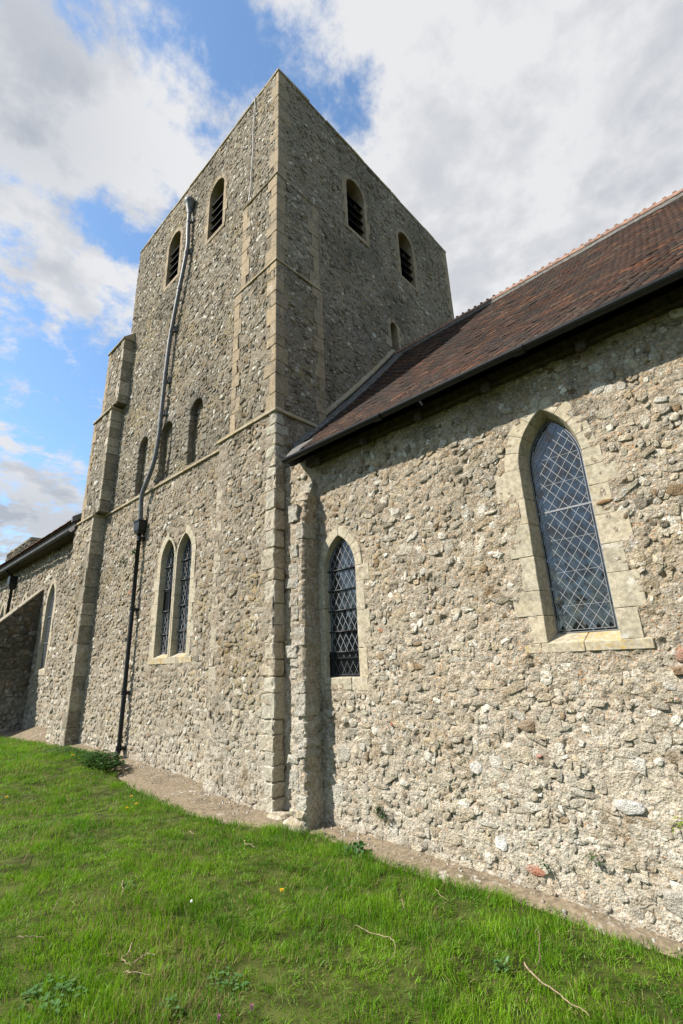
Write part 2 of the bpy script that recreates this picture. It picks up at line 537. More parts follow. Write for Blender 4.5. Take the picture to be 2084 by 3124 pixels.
def tile_mat(name, source):
    m, nt, b = mat_new(name, 0.85, 0.25)
    p = pos(nt)
    if source == 'attr':
        a = nt_add(nt, 'ShaderNodeAttribute')
        a.attribute_name = 'scol'
        c = a.outputs['Color']
    else:
        c = nt_add(nt, 'ShaderNodeObjectInfo').outputs['Color']
    n1 = noise_tex(nt, p, 1.3, 5, 0.65)
    n2 = noise_tex(nt, p, 26.0, 5, 0.65)
    c = mixc(nt, smooth(nt, n1, 0.44, 0.68, 0.0, 0.75), c, (0.045, 0.038, 0.034))
    c = mixc(nt, 1.0, c, mixc(nt, smooth(nt, n2, 0.3, 0.7), (0.6, 0.6, 0.6), (1.3, 1.3, 1.3)), 'MULTIPLY')
    c = mixc(nt, smooth(nt, noise_tex(nt, p, 17, 6, 0.7), 0.62, 0.70, 0.0, 0.6), c, (0.22, 0.20, 0.16))
    nt.links.new(c, b.inputs['Base Color'])
    bump(nt, b, n2, 0.4, 0.008)
    return m


M['tile_stuff'] = tile_mat('clay_tile', 'attr')
M['tile_obj'] = tile_mat('clay_tile_single', 'obj')


def leaf_mat(name, c0, c1, rough=0.5, trans=0.45, dry=None):
    m = bpy.data.materials.new(name)
    m.use_nodes = True
    nt = m.node_tree
    nt.nodes.clear()
    out = nt_add(nt, 'ShaderNodeOutputMaterial')
    b = nt_add(nt, 'ShaderNodeBsdfPrincipled')
    b.inputs['Roughness'].default_value = rough
    b.inputs['Specular IOR Level'].default_value = 0.35
    t = nt_add(nt, 'ShaderNodeBsdfTranslucent')
    mx = nt_add(nt, 'ShaderNodeMixShader')
    mx.inputs[0].default_value = trans
    a = nt_add(nt, 'ShaderNodeAttribute')
    a.attribute_name = 'scol'
    sp = nt_add(nt, 'ShaderNodeSeparateColor')
    nt.links.new(a.outputs['Color'], sp.inputs[0])
    p = pos(nt)
    f = mth(nt, 'ADD', mth(nt, 'MULTIPLY', sp.outputs[0], 0.45), mth(nt, 'MULTIPLY', smooth(nt, noise_tex(nt, p, 1.6, 5, 0.65), 0.36, 0.64), 0.65), True)
    c = mixc(nt, f, c0, c1)
    if dry:
        dth = mth(nt, 'ADD', sp.outputs[1], smooth(nt, noise_tex(nt, p, 0.9, 4, 0.6), 0.50, 0.68, 0.0, 0.28))
        c = mixc(nt, smooth(nt, dth, 0.92, 0.95), c, dry)
    nt.links.new(c, b.inputs['Base Color'])
    nt.links.new(c, t.inputs['Color'])
    nt.links.new(b.outputs[0], mx.inputs[1])
    nt.links.new(t.outputs[0], mx.inputs[2])
    nt.links.new(mx.outputs[0], out.inputs[0])
    return m


M['grass'] = leaf_mat('grass_blade', (0.050, 0.165, 0.006), (0.210, 0.395, 0.014), 0.5, 0.42, (0.32, 0.26, 0.12))
M['leaf_dark'] = leaf_mat('dark_leaf', (0.016, 0.055, 0.010), (0.045, 0.115, 0.020), 0.4, 0.3)
M['leaf_blue'] = leaf_mat('blue_green_leaf', (0.05, 0.13, 0.035), (0.10, 0.21, 0.06), 0.5, 0.3)
M['leaf_lime'] = leaf_mat('lime_leaf', (0.13, 0.24, 0.02), (0.36, 0.42, 0.03), 0.5, 0.35)
M['petal'] = leaf_mat('yellow_petal', (0.75, 0.50, 0.01), (0.85, 0.60, 0.02), 0.6, 0.3)
M['stem'] = plain_mat('plant_stem', (0.10, 0.16, 0.04), 0.6, 0.3, 0, 0.3, 30, 0.0)
M['twig'] = plain_mat('dry_twig', (0.26, 0.20, 0.13), 0.85, 0.2, 0, 0.35, 40, 0.3)
M['twig_d'] = plain_mat('dark_twig', (0.17, 0.12, 0.08), 0.85, 0.2, 0, 0.35, 40, 0.3)
M['soil'] = plain_mat('grassy_soil', (0.052, 0.064, 0.015), 0.95, 0.1, 0, 0.5, 6, 0.5)
M['feather'] = plain_mat('white_feather', (0.75, 0.75, 0.74), 0.8, 0.2, 0, 0.1, 30, 0.0)
M['purple'] = plain_mat('purple_flower', (0.22, 0.06, 0.16), 0.7, 0.2, 0, 0.3, 60, 0.0)


# ------------------------------------------------------------------ arched openings
class Arch:
    """an opening in a wall: centre u, half width a, sill v0, springing vs, apex va"""
    def __init__(s, uc, a, v0, vs, va):
        s.uc, s.a, s.v0, s.vs, s.va = uc, a, v0, vs, va

    def half(s, v, m=0.0):
        v = np.asarray(v, float)
        a = s.a + m
        r = s.va - s.vs + m
        Rr = (a * a + r * r) / (2 * a)
        d = np.clip(v - s.vs, 0, None)
        return np.where(d >= r, 0.0, np.sqrt(np.clip(Rr * Rr - d * d, 0, None)) - (Rr - a))

    def inside(s, u, v, m=0.0):
        return (np.abs(np.asarray(u) - s.uc) < s.half(v, m)) & (np.asarray(v) > s.v0 - m)

    def arc(s, t, m=0.0):
        """point on the right-hand arc, t = 0 at the springing and 1 at the apex, and its outward normal"""
        a = s.a + m
        r = s.va - s.vs + m
        Rr = (a * a + r * r) / (2 * a)
        th = t * math.atan2(r, Rr - a)
        return s.uc - (Rr - a) + Rr * math.cos(th), s.vs + Rr * math.sin(th), (math.cos(th), math.sin(th))

    def outline(s, m=0.0, n=10):
        pts = [(s.uc + s.a + m, s.v0 - m)]
        pts += [s.arc(i / n, m)[:2] for i in range(n + 1)]
        pts += [(2 * s.uc - x, y) for x, y in reversed(pts[:-1])]
        return pts


class Rect:
    def __init__(s, u0, u1, v0, v1):
        s.b = (u0, u1, v0, v1)

    def inside(s, u, v, m=0.0):
        u0, u1, v0, v1 = s.b
        return (np.asarray(u) > u0 - m) & (np.asarray(u) < u1 + m) & (np.asarray(v) > v0 - m) & (np.asarray(v) < v1 + m)


class Frame:
    """a wall plane: point = o + U u + V v + N n, N looking outwards"""
    def __init__(s, o, U, V, N):
        s.o, s.U, s.V, s.N = [np.array(x, float) for x in (o, U, V, N)]

    def p(s, u, v, n=0.0):
        return s.o + s.U * u + s.V * v + s.N * n


def south(y):
    return Frame((0, y, 0), (1, 0, 0), (0, 0, 1), (0, -1, 0))


def east(x):
    return Frame((x, 0, 0), (0, 1, 0), (0, 0, 1), (1, 0, 0))


def low_h(u, v, seed):
    return 0.016 * fbm(np.asarray(u) * 0.9, np.asarray(v) * 0.9, seed, 3)


def sheet(name, fr, us, vs, holes, mat, parent, seed, amp=0.012, sink=0.0, clip=None, fade=None):
    us = np.asarray(us, float)
    vs = np.asarray(vs, float)
    uu, vv = np.meshgrid(us, vs)
    n1 = fbm(uu * 8, vv * 9, seed + 3, 2)
    n2 = fbm(uu * 22, vv * 24, seed + 5, 2)
    pit = np.clip(fbm(uu * 10, vv * 13, seed + 8, 2) - 0.22, 0, 1)
    h = low_h(uu, vv, seed) + amp * (1.05 * n1 + 1.25 * n2) - amp * 5.0 * pit - sink
    pts = fr.o + uu[..., None] * fr.U + vv[..., None] * fr.V + h[..., None] * fr.N
    nu, nv = len(us), len(vs)
    idx = np.arange(nu * nv).reshape(nv, nu)
    cu = (uu[:-1, :-1] + uu[1:, 1:]) / 2
    cv = (vv[:-1, :-1] + vv[1:, 1:]) / 2
    keep = np.ones_like(cu, bool)
    for hh, m in holes:
        keep &= ~hh.inside(cu, cv, m)
    if clip is not None:
        keep &= clip(cu, cv)
    q = np.stack([idx[:-1, :-1], idx[:-1, 1:], idx[1:, 1:], idx[1:, :-1]], -1)[keep]
    if np.dot(np.cross(fr.U, fr.V), fr.N) < 0:
        q = q[:, ::-1]
    me = new_mesh(name, pts.reshape(-1, 3), q, True)
    return put(name, me, mat, parent)


# stone prototypes: irregular domes, 50 triangles each
def proto(seed):
    r = np.random.default_rng(seed)
    n = 8
    ang = (np.arange(n) + r.uniform(-0.34, 0.34, n)) * 2 * math.pi / n
    e = r.uniform(2.0, 5.0)
    rad = 0.5 / (np.abs(np.cos(ang)) ** e + np.abs(np.sin(ang)) ** e) ** (1 / e) * r.uniform(0.74, 1.16, n)
    tilt = r.uniform(-0.75, 0.75, 2)
    vs = []
    for k, (f, hh, j) in enumerate(((1.08, -1.6, 0.0), (0.97, 0.42, 0.34), (0.70, 0.74, 0.34))):
        for i in range(n):
            x = rad[i] * f * math.cos(ang[i])
            y = rad[i] * f * math.sin(ang[i])
            z = hh + r.uniform(-j, j) + (tilt[0] * x + tilt[1] * y if k else 0)
            vs.append((x, y, z))
    vs.append((r.uniform(-.08, .08), r.uniform(-.08, .08), 0.80 + r.uniform(-.25, .25)))
    fs = []
    for k in range(2):
        for i in range(n):
            j = (i + 1) % n
            a, b_, c, d = k * n + i, k * n + j, (k + 1) * n + j, (k + 1) * n + i
            fs += [(a, b_, c), (a, c, d)]
    for i in range(n):
        fs.append((2 * n + i, 2 * n + (i + 1) % n, 3 * n))
    return np.array(vs), np.array(fs)


PROTO = [proto(100 + i) for i in range(26)]
PROTO_ME = {}


def proto_mesh(i, mat):
    k = (i, mat.name)
    if k not in PROTO_ME:
        me = new_mesh('stone', PROTO[i][0], PROTO[i][1], False)
        me.materials.append(mat)
        PROTO_ME[k] = me
    return PROTO_ME[k]


def rubble(fr, u0, u1, v0, v1, course, wid, avoid, palette, weights, seed, depth=(0.009, 0.024), skip=0.12, clip=None, jit=0.34):
    """rough courses of field stones; returns a table of stones"""
    r = np.random.default_rng(seed)
    rows = []
    v = v0
    while v < v1:
        ch = course * r.uniform(0.65, 1.35)
        u = u0 + r.uniform(-.1, 0)
        while u < u1:
            w = wid * r.lognormal(-0.18, 0.54)
            w = min(max(w, wid * 0.38), wid * 2.8)
            h = min(ch * r.uniform(0.72, 1.12), w * 1.5)
            if r.random() < 0.12:
                h *= 1.5
            rows.append((u + w / 2, v + ch / 2 + r.uniform(-jit, jit) * ch, w * r.uniform(.95, 1.14), h * 1.12))
            u += w * r.uniform(0.98, 1.12) + 0.008
        v += ch * 0.98
    t = np.array(rows)
    keep = r.random(len(t)) > skip
    keep &= (t[:, 0] - t[:, 2] / 2 > u0 - .02) & (t[:, 0] + t[:, 2] / 2 < u1 + .02) & (t[:, 1] < v1)
    rad = np.minimum(t[:, 2], t[:, 3]) * 0.45
    for hh, m in avoid:
        for du, dv in ((0, 0), (.5, 0), (-.5, 0), (0, .5), (0, -.5)):
            keep &= ~hh.inside(t[:, 0] + du * t[:, 2], t[:, 1] + dv * t[:, 3], m)
    if clip is not None:
        keep &= clip(t[:, 0], t[:, 1])
    t = t[keep]
    n = len(t)
    pal = np.array(palette)
    ci = r.choice(len(pal), n, p=np.array(weights) / np.sum(weights))
    # neighbouring stones share some of their tone
    tone = 1 + 0.16 * fbm(t[:, 0] * 0.8, t[:, 1] * 0.8, seed + 50, 2) + r.normal(0, 0.13, n)
    col = np.clip(pal[ci] * tone[:, None] * np.array([1.03, 0.985, 0.90]), 0.02, 0.85)
    dep = r.uniform(*depth, n) * np.clip(np.sqrt(t[:, 2] * t[:, 3]) / 0.11, 0.6, 1.5)
    return dict(fr=fr, uv=t[:, :2], size=t[:, 2:], dep=dep, col=col, pi=r.integers(0, len(PROTO), n), rot=r.normal(0, 0.32, n) + r.integers(0, 2, n) * math.pi,
                n0=low_h(t[:, 0], t[:, 1], seed) - 0.005 + r.normal(0, 0.006, n), seed=seed)


def stone_positions(t):
    fr = t['fr']
    return fr.o + t['uv'][:, :1] * fr.U + t['uv'][:, 1:2] * fr.V + t['n0'][:, None] * fr.N


def build_stones(tables, n_single):
    """tables: list of (table, wall object, stuff material, single material); the largest in the picture become single objects"""
    scores = []
    for ti, (t, wall, ms, mo) in enumerate(tables):
        pw = stone_positions(t)
        x, y, z = project(pw)
        fx = np.abs((CAM_LOC - pw) @ t['fr'].N) / np.linalg.norm(CAM_LOC - pw, axis=1)
        s = np.sqrt(t['size'][:, 0] * t['size'][:, 1]) * FPX / np.maximum(z, 0.1) * np.sqrt(np.clip(fx, 0, 1))
        vis = (z > 0.2) & (x > 5) & (x < 2079) & (y > 5) & (y < 3119)
        s = np.where(vis, s, 0)
        scores.append(s)
    allv = np.concatenate(scores)
    thr = np.sort(allv)[-n_single] if len(allv) > n_single else 0.0
    for (t, wall, ms, mo), s in zip(tables, scores):
        fr = t['fr']
        pw = stone_positions(t)
        single = (s >= thr) & (s > 4)
        for i in np.nonzero(single)[0]:
            c, sn = math.cos(t['rot'][i]), math.sin(t['rot'][i])
            w, h = t['size'][i]
            d = t['dep'][i]
            if abs(math.sin(t['rot'][i])) > .8:
                w, h = h, w
            A = fr.U * c + fr.V * sn
            B = -fr.U * sn + fr.V * c
            if np.dot(np.cross(fr.U, fr.V), fr.N) < 0:
                B = -B
            mtx = Matrix(((A[0] * w, B[0] * h, fr.N[0] * d, pw[i][0]), (A[1] * w, B[1] * h, fr.N[1] * d, pw[i][1]),
                          (A[2] * w, B[2] * h, fr.N[2] * d, pw[i][2]), (0, 0, 0, 1)))
            o = put('stone', proto_mesh(int(t['pi'][i]), mo), None, wall, None, tuple(t['col'][i]))
            o.matrix_basis = mtx
        V, Fc, C, off = [], [], [], 0
        for k in range(len(PROTO)):
            sel = np.nonzero((t['pi'] == k) & ~single)[0]
            if len(sel) == 0:
                continue
            pv, pf = PROTO[k]
            c = np.cos(t['rot'][sel])[:, None]
            sn = np.sin(t['rot'][sel])[:, None]
            x = pv[None, :, 0] * t['size'][sel, :1]
            y = pv[None, :, 1] * t['size'][sel, 1:2]
            uu = x * c - y * sn
            vv = x * sn + y * c
            nn = pv[None, :, 2] * t['dep'][sel, None]
            if np.dot(np.cross(fr.U, fr.V), fr.N) < 0:
                vv = -vv
            pts = pw[sel][:, None, :] + uu[..., None] * fr.U + vv[..., None] * fr.V + nn[..., None] * fr.N
            nvp = len(pv)
            V.append(pts.reshape(-1, 3))
            Fc.append((pf[None] + (np.arange(len(sel)) * nvp)[:, None, None] + off).reshape(-1, 3))
            C.append(np.repeat(t['col'][sel], nvp, 0))
            off += len(sel) * nvp
        if V:
            me = new_mesh('rubble_stones', np.concatenate(V), np.concatenate(Fc), False, np.concatenate(C))
            put('rubble_stones', me, ms, wall, 'stuff')


PAL_NAVE = [(0.42, 0.39, 0.33), (0.46, 0.415, 0.33), (0.66, 0.65, 0.61), (0.35, 0.325, 0.275), (0.26, 0.195, 0.125), (0.42, 0.355, 0.26), (0.25, 0.225, 0.18), (0.52, 0.49, 0.43), (0.42, 0.20, 0.12)]
W_NAVE = [26, 24, 12, 14, 5, 14, 4, 14, 0.12]
PAL_LOW = [(0.37, 0.34, 0.28), (0.43, 0.385, 0.30), (0.63, 0.62, 0.58), (0.29, 0.265, 0.22), (0.26, 0.195, 0.125), (0.39, 0.32, 0.23), (0.48, 0.45, 0.39), (0.38, 0.20, 0.13)]
W_LOW = [26, 26, 9, 15, 4, 15, 9, 0.2]
PAL_UP = [(0.30, 0.28, 0.235), (0.36, 0.325, 0.26), (0.60, 0.60, 0.57), (0.20, 0.185, 0.16), (0.27, 0.215, 0.14), (0.45, 0.425, 0.375)]
W_UP = [26, 22, 14, 18, 9, 15]
PAL_NAVE = [tuple(np.array(c) * .93) for c in PAL_NAVE]
PAL_LOW = [tuple(np.array(c) * .88) for c in PAL_LOW]
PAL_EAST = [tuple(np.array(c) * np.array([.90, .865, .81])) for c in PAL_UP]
PAL_UP = [tuple(np.array(c) * (.80 if c[0] < .55 else .95)) for c in PAL_UP]
PAL_AISLE = [(0.32, 0.29, 0.235), (0.38, 0.335, 0.265), (0.58, 0.57, 0.54), (0.23, 0.21, 0.17), (0.28, 0.21, 0.14)]
W_AISLE = [26, 24, 10, 16, 8]


# ------------------------------------------------------------------ window builders
def surround(fr, ar, parent, mat, wid=(0.13, 0.26), depth=0.2, splay=0.05, proud=0.012, nvous=4, jamb_h=0.3, left=True, right=True, seed=1, bottom=None, out_l=None, out_r=None):
    """dressed stones round an opening: jamb stones of alternating width and arch stones"""
    r = random.Random(seed)

    def ring(A, B, nrm):
        C = (A[0] - nrm[0] * splay, A[1] - nrm[1] * splay)
        return [fr.p(B[0], B[1], proud), fr.p(A[0], A[1], proud), fr.p(C[0], C[1], -depth), fr.p(B[0], B[1], -depth)]

    b0 = ar.v0 if bottom is None else bottom
    for sgn, on, lim in ((-1, left, out_l), (1, right, out_r)):
        if not on:
            continue
        v = b0
        k = r.randint(0, 1)
        while v < ar.vs - 0.02:
            h = jamb_h * r.uniform(0.75, 1.3)
            if ar.vs - (v + h) < jamb_h * 0.5:
                h = ar.vs - v
            w = wid[k % 2] * r.uniform(0.88, 1.14)
            if lim:
                w = min(w, lim)
            k += 1
            st = []
            for z in (v + 0.0015, v + h - 0.0015):
                A = (ar.uc + sgn * ar.a, z)
                st.append(ring(A, (A[0] + sgn * w, z), (sgn, 0)))
            me = roughen(loft_mesh('jamb_stone', st, 0.004, True, 0.002), 0.0035, 12.0, 2, v)
            put('jamb_stone', me, mat, parent)
            v += h
        for q in range(nvous):
            st = []
            w = wid[0] * r.uniform(0.95, 1.12)
            if lim:
                w = min(w, lim)
            sub = 3
            for i in range(sub + 1):
                e = 0.004
                t = (q + e + (1 - 2 * e) * i / sub) / nvous
                u_, v_, nr = ar.arc(t)
                if sgn < 0:
                    u_, nr = 2 * ar.uc - u_, (-nr[0], nr[1])
                A = (u_, v_)
                B = (u_ + nr[0] * w, v_ + nr[1] * w)
                if t > 0.98:                     # both halves meet on the centre line
                    B = (ar.uc + sgn * 0.002, v_ + w * 1.12)
                    A = (ar.uc + sgn * 0.001, v_)
                st.append(ring(A, B, nr))
            me = loft_mesh('arch_stone', st, 0.005, True, 0.0)
            put('arch_stone', me, mat, parent)


def sill(fr, u0, u1, v0, vfront, vback, depth, parent, mat, proud=0.02, n=2):
    xs = np.linspace(u0, u1, n + 1)
    for a, b in zip(xs, xs[1:]):
        st = [[fr.p(u, v0, proud), fr.p(u, vfront, proud), fr.p(u, vback, -depth), fr.p(u, v0, -depth)] for u in (a + .002, b - .002)]
        put('sill', loft_mesh('sill', st, 0.005, True, 0.002), mat, parent)


def clip_poly(poly, outline):
    """Sutherland-Hodgman against a convex counter-clockwise outline"""
    out = poly
    n = len(outline)
    for i in range(n):
        a, b = outline[i], outline[(i + 1) % n]
        inp, out = out, []
        if not inp:
            return []
        side = lambda p: (b[0] - a[0]) * (p[1] - a[1]) - (b[1] - a[1]) * (p[0] - a[0])
        for j in range(len(inp)):
            p, q = inp[j], inp[(j + 1) % len(inp)]
            sp, sq = side(p), side(q)
            if sp >= 0:
                out.append(p)
            if (sp >= 0) != (sq >= 0):
                t = sp / (sp - sq)
                out.append((p[0] + (q[0] - p[0]) * t, p[1] + (q[1] - p[1]) * t))
    return out


def bar(fr, a, b, wid, n0, n1):
    """a flat bar in the plane of the wall from a to b"""
    d = np.array(b) - np.array(a)
    L = np.hypot(*d)
    if L < 1e-4:
        return None
    s = np.array([-d[1], d[0]]) / L * wid / 2
    q = [(a[0] + s[0], a[1] + s[1]), (b[0] + s[0], b[1] + s[1]), (b[0] - s[0], b[1] - s[1]), (a[0] - s[0], a[1] - s[1])]
    vs = [fr.p(u, v, n0) for u, v in q] + [fr.p(u, v, n1) for u, v in q]
    fs = [(3, 2, 1, 0), (4, 5, 6, 7), (0, 1, 5, 4), (1, 2, 6, 5), (2, 3, 7, 6), (3, 0, 4, 7)]
    return vs, fs


def bars_mesh(name, items):
    V, Fc, off = [], [], 0
    for it in items:
        if it is None:
            continue
        vs, fs = it
        V += vs
        Fc += [tuple(i + off for i in f) for f in fs]
        off += len(vs)
    return new_mesh(name, np.array(V), Fc)


def glazing(fr, ar, thing_, n, dw, dh, came_w, mat_came, border=0.02, tilt=0.010, seed=3):
    """leaded light: the lattice of cames is the window itself, each diamond pane is a child"""
    r = random.Random(seed)
    outl = ar.outline(0.0, 8)
    inner = Arch(ar.uc, ar.a - border, ar.v0 + border, ar.vs, ar.va - border * 1.2).outline(0.0, 8)
    items = []
    for k, poly in enumerate((outl, inner)):
        m = len(poly)
        for i in range(m):
            items.append(bar(fr, poly[i], poly[(i + 1) % m], came_w * (1.3 if k == 0 else 0.9), n - 0.004, n + 0.006))
    # slanting cames clipped to the outline
    W = ar.a * 2 + 0.4
    H = ar.va - ar.v0 + 0.4
    for sg in (-1, 1):
        k0 = int(-(H / dh + W / dw)) - 2
        for k in range(k0, -k0):
            c = k * dw
            a = (ar.uc + c - sg * dw / dh * 3.0, ar.v0 - 3.0)
            b = (ar.uc + c + sg * dw / dh * 5.0, ar.v0 + 5.0)
            d = (b[0] - a[0], b[1] - a[1])
            L = math.hypot(*d)
            s = (-d[1] / L * .0005, d[0] / L * .0005)
            pp = clip_poly([(a[0] + s[0], a[1] + s[1]), (a[0] - s[0], a[1] - s[1]), (b[0] - s[0], b[1] - s[1]), (b[0] + s[0], b[1] + s[1])], inner)
            if len(pp) < 3:
                continue
            lo = min(pp, key=lambda q: q[1])
            hi = max(pp, key=lambda q: q[1])
            items.append(bar(fr, lo, hi, came_w, n - 0.003, n + 0.004 + (0.0008 if sg > 0 else 0)))
    win = put('window', bars_mesh('lead_lattice', items), mat_came, thing_)
    # panes
    for i in range(-12, 13):
        for j in range(-2, int(H / dh * 2) + 40):
            if (i + j) % 2:
                continue
            cu = ar.uc + i * dw / 2
            cv = ar.v0 + j * dh / 2
            if cv > ar.va + dh:
                continue
            poly = [(cu, cv - dh / 2), (cu + dw / 2, cv), (cu, cv + dh / 2), (cu - dw / 2, cv)]
            poly = clip_poly(poly, outl)
            if len(poly) < 3:
                continue
            area = abs(sum(poly[q][0] * poly[(q + 1) % len(poly)][1] - poly[(q + 1) % len(poly)][0] * poly[q][1] for q in range(len(poly)))) / 2
            if area < 1e-4:
                continue
            tu, tv = r.gauss(0, tilt), r.gauss(0, tilt)
            mu = sum(q[0] for q in poly) / len(poly)
            mv = sum(q[1] for q in poly) / len(poly)
            f_ = [fr.p(u, v, n + tu * (u - mu) + tv * (v - mv)) for u, v in poly]
            b_ = [fr.p(u, v, n - 0.0035 + tu * (u - mu) + tv * (v - mv)) for u, v in poly]
            m = len(poly)
            fs = [tuple(range(m)), tuple(reversed(range(m, 2 * m)))] + [(q, q + m, (q + 1) % m + m, (q + 1) % m) for q in range(m)]
            me = new_mesh('pane', np.array(f_ + b_), fs)
            put('pane', me, M['glass'], win)
    # what is behind the glass: dark interior plane
    mo = len(outl)
    me = new_mesh('dark_interior', np.array([fr.p(u, v, n - 0.05) for u, v in outl]), [tuple(range(mo))])
    put('dark_interior', me, M['dark'], win)
    return win


def saddle_bar(fr, ar, v, n, win, rad=0.011, over=0.02, mat=None):
    hw = float(ar.half(v)) + over
    me = tube_mesh('saddle_bar', [fr.p(ar.uc - hw, v, n), fr.p(ar.uc + hw, v, n)], rad, 8)
    put('saddle_bar', me, mat or M['iron'], win)


# =================================================================== THE GROUND
def base_z(x):
    return np.interp(x, [-60, -18, -13, -10.6, -7, -5, -3.3, -2, -1.1, 3, 60], [0.1, 0.0, 0.0, -0.06, -0.17, -0.22, -0.27, -0.31, -0.38, -0.45, -0.6])


def edge_y(x):
    e = np.interp(x, [-40, -18, -14.5, -13.9, -12.5, -11, -10.5, -9, -7.4, -6, -5.5, -5.06, -4.6, -3.4, -2.15, -1.1, 4], [-0.95, -0.95, -0.50, -0.38, -0.22, -0.24, -0.45, -0.72, -0.84, -0.82, -0.6, -0.41, -0.25, -0.30, -0.20, -0.10, -0.10])
    return e + 0.05 * fbm(np.asarray(x) * 1.3, np.asarray(x) * 0 + 3.3, 91, 2)


def ground_z(x, y):
    x = np.asarray(x, float)
    y = np.asarray(y, float)
    d = edge_y(x) - y                      # how far out from the apron's edge
    b = base_z(x)
    z = b - 0.02 + 0.045 * np.clip(d, 0, 5.0) + 0.055 * fbm(x * 0.9, y * 0.9, 77, 3) * np.clip(d * 2, 0, 1)
    z = z + 0.10 * np.exp(-((x + 10.9) / 1.1) ** 2 - ((y + 0.9) / 0.8) ** 2)
    z = np.where(d < 0, b - 0.02 - np.clip(-d, 0, 0.25) * 0.9, z)
    far = np.clip((np.hypot(x + 5, y) - 30) / 60, 0, 1)
    return z * (1 - far) - 0.2 * far


def axis(lo, hi, step, far):
    a = np.arange(lo, hi + 1e-6, step)
    g = [step * 1.5]
    while sum(g) < far:
        g.append(g[-1] * 1.25)
    out = np.cumsum(g)
    return np.concatenate([lo - out[::-1], a, hi + out])


gx = axis(-20, 3, 0.14, 900)
gy = axis(-6, 0.4, 0.10, 900)
GX, GY = np.meshgrid(gx, gy)
GZ = ground_z(GX, GY)
gi = np.arange(GX.size).reshape(GX.shape)
gq = np.stack([gi[:-1, :-1], gi[:-1, 1:], gi[1:, 1:], gi[1:, :-1]], -1).reshape(-1, 4)
put('ground', new_mesh('ground', np.stack([GX, GY, GZ], -1).reshape(-1, 3), gq, True), M['soil'], None, 'structure')

# concrete apron along the foot of the walls
ax = np.arange(-24, 3.6, 0.08)
at = np.linspace(0, 1, 14)
AX, AT = np.meshgrid(ax, at)
AE = edge_y(AX) - 0.10
AY = 0.35 + (AE - 0.35) * AT
AZ = base_z(AX) + 0.03 - 0.09 * np.clip((0.0 - AY) / 0.9, -0.1, 1.2) + 0.014 * fbm(AX * 3, AY * 3, 12, 3) - 0.12 * np.clip((AT - 0.78) / 0.22, 0, 1) ** 1.5
# haunch of mortar heaped in the angle of the aisle wall and the big buttress
AZ += 0.20 * np.exp(-((AX + 16.2) / 1.2) ** 2) * np.clip(1 - (-AY) / 0.7, 0, 1)
ai = np.arange(AX.size).reshape(AX.shape)
aq = np.stack([ai[:-1, :-1], ai[1:, :-1], ai[1:, 1:], ai[:-1, 1:]], -1).reshape(-1, 4)
put('path', new_mesh('path', np.stack([AX, AY, AZ], -1).reshape(-1, 3), aq, True), M['concrete'], None, 'structure')

# =================================================================== THE TOWER
ZTOP = 14.87
XE, XW, YN = -5.72, -12.93, 7.29
tower = thing('church_tower', (-9.3, 3.6, -0.1), 'tall square flint rubble church tower with louvred belfry openings and stepped corner buttresses', 'tower')

fS = south(0.0)
fE = east(XE)
twin_l = Arch(-9.33, 0.290, 1.90, 3.83, 4.29)
twin_r = Arch(-8.635, 0.290, 1.90, 3.83, 4.29)
lou_s = [Arch(-8.20, 0.335, 11.93, 13.33, 13.68), Arch(-10.40, 0.345, 11.95, 13.33, 13.69)]
lou_e = [Arch(2.566, 0.345, 11.93, 13.35, 13.71), Arch(4.775, 0.348, 11.90, 13.31, 13.67)]
slit = Arch(3.82, 0.15, 9.10, 9.78, 9.95)
blind = [Arch(-8.51, 0.285, 5.84, 7.08, 7.37), Arch(-9.88, 0.31, 5.84, 7.03, 7.35), Arch(-11.12, 0.27, 5.84, 7.12, 7.40)]

# south wall, lower stage
hl = [(twin_l, 0.10), (twin_r, 0.10)]
wall_low = sheet('wall', fS, np.arange(-13.3, -6.9, 0.028), np.arange(-0.35, 5.80, 0.028), hl, M['mortar_low'], tower, 21, 0.013)
# south wall, upper stage
hu = [(a, 0.06) for a in lou_s] + [(a, 0.0) for a in blind]
wall_up = sheet('wall', fS, np.arange(XW, XE + 0.02, 0.032), np.arange(5.74, ZTOP, 0.032), hu, M['mortar_up'], tower, 31, 0.012)
# east wall above the nave roof
roof_low_y, roof_low_z = -0.38, 4.58


def roof_z(y):
    d = np.asarray(y, float) - roof_low_y
    d = np.where(d > 4.21, 2 * 4.21 - d, d)
    return roof_low_z + 0.90 * d + 0.0316 * d * d


above_roof = lambda u, v: v > roof_z(u) - 0.25
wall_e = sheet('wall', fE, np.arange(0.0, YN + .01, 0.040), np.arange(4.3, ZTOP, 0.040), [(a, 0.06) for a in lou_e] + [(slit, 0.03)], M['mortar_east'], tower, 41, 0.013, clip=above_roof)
# the two walls the picture does not see, and the flat roof behind the parapet
bk = new_mesh('rear_wall', np.array([(XW, 0, -.3), (XW, YN, -.3), (XE, YN, -.3), (XW, 0, ZTOP), (XW, YN, ZTOP), (XE, YN, ZTOP), (XE, 0, ZTOP), (XE, 0, -.3),
                                     (XE, 0.6, -.3), (XE - .04, 0.3, 4.3), (XE - .04, YN, 4.3), (XE - .04, 0.3, -.3), (XE - .04, YN, -.3)]),
              [(1, 0, 3, 4), (2, 1, 4, 5), (11, 12, 10, 9)])
put('rear_wall', bk, M['mortar_up'], tower)
put('tower_roof', new_mesh('tower_roof', np.array([(XW + .05, .05, ZTOP - .4), (XE - .05, .05, ZTOP - .4), (XE - .05, YN - .05, ZTOP - .4), (XW + .05, YN - .05, ZTOP - .4)]), [(0, 1, 2, 3)]), M['lead'], tower)

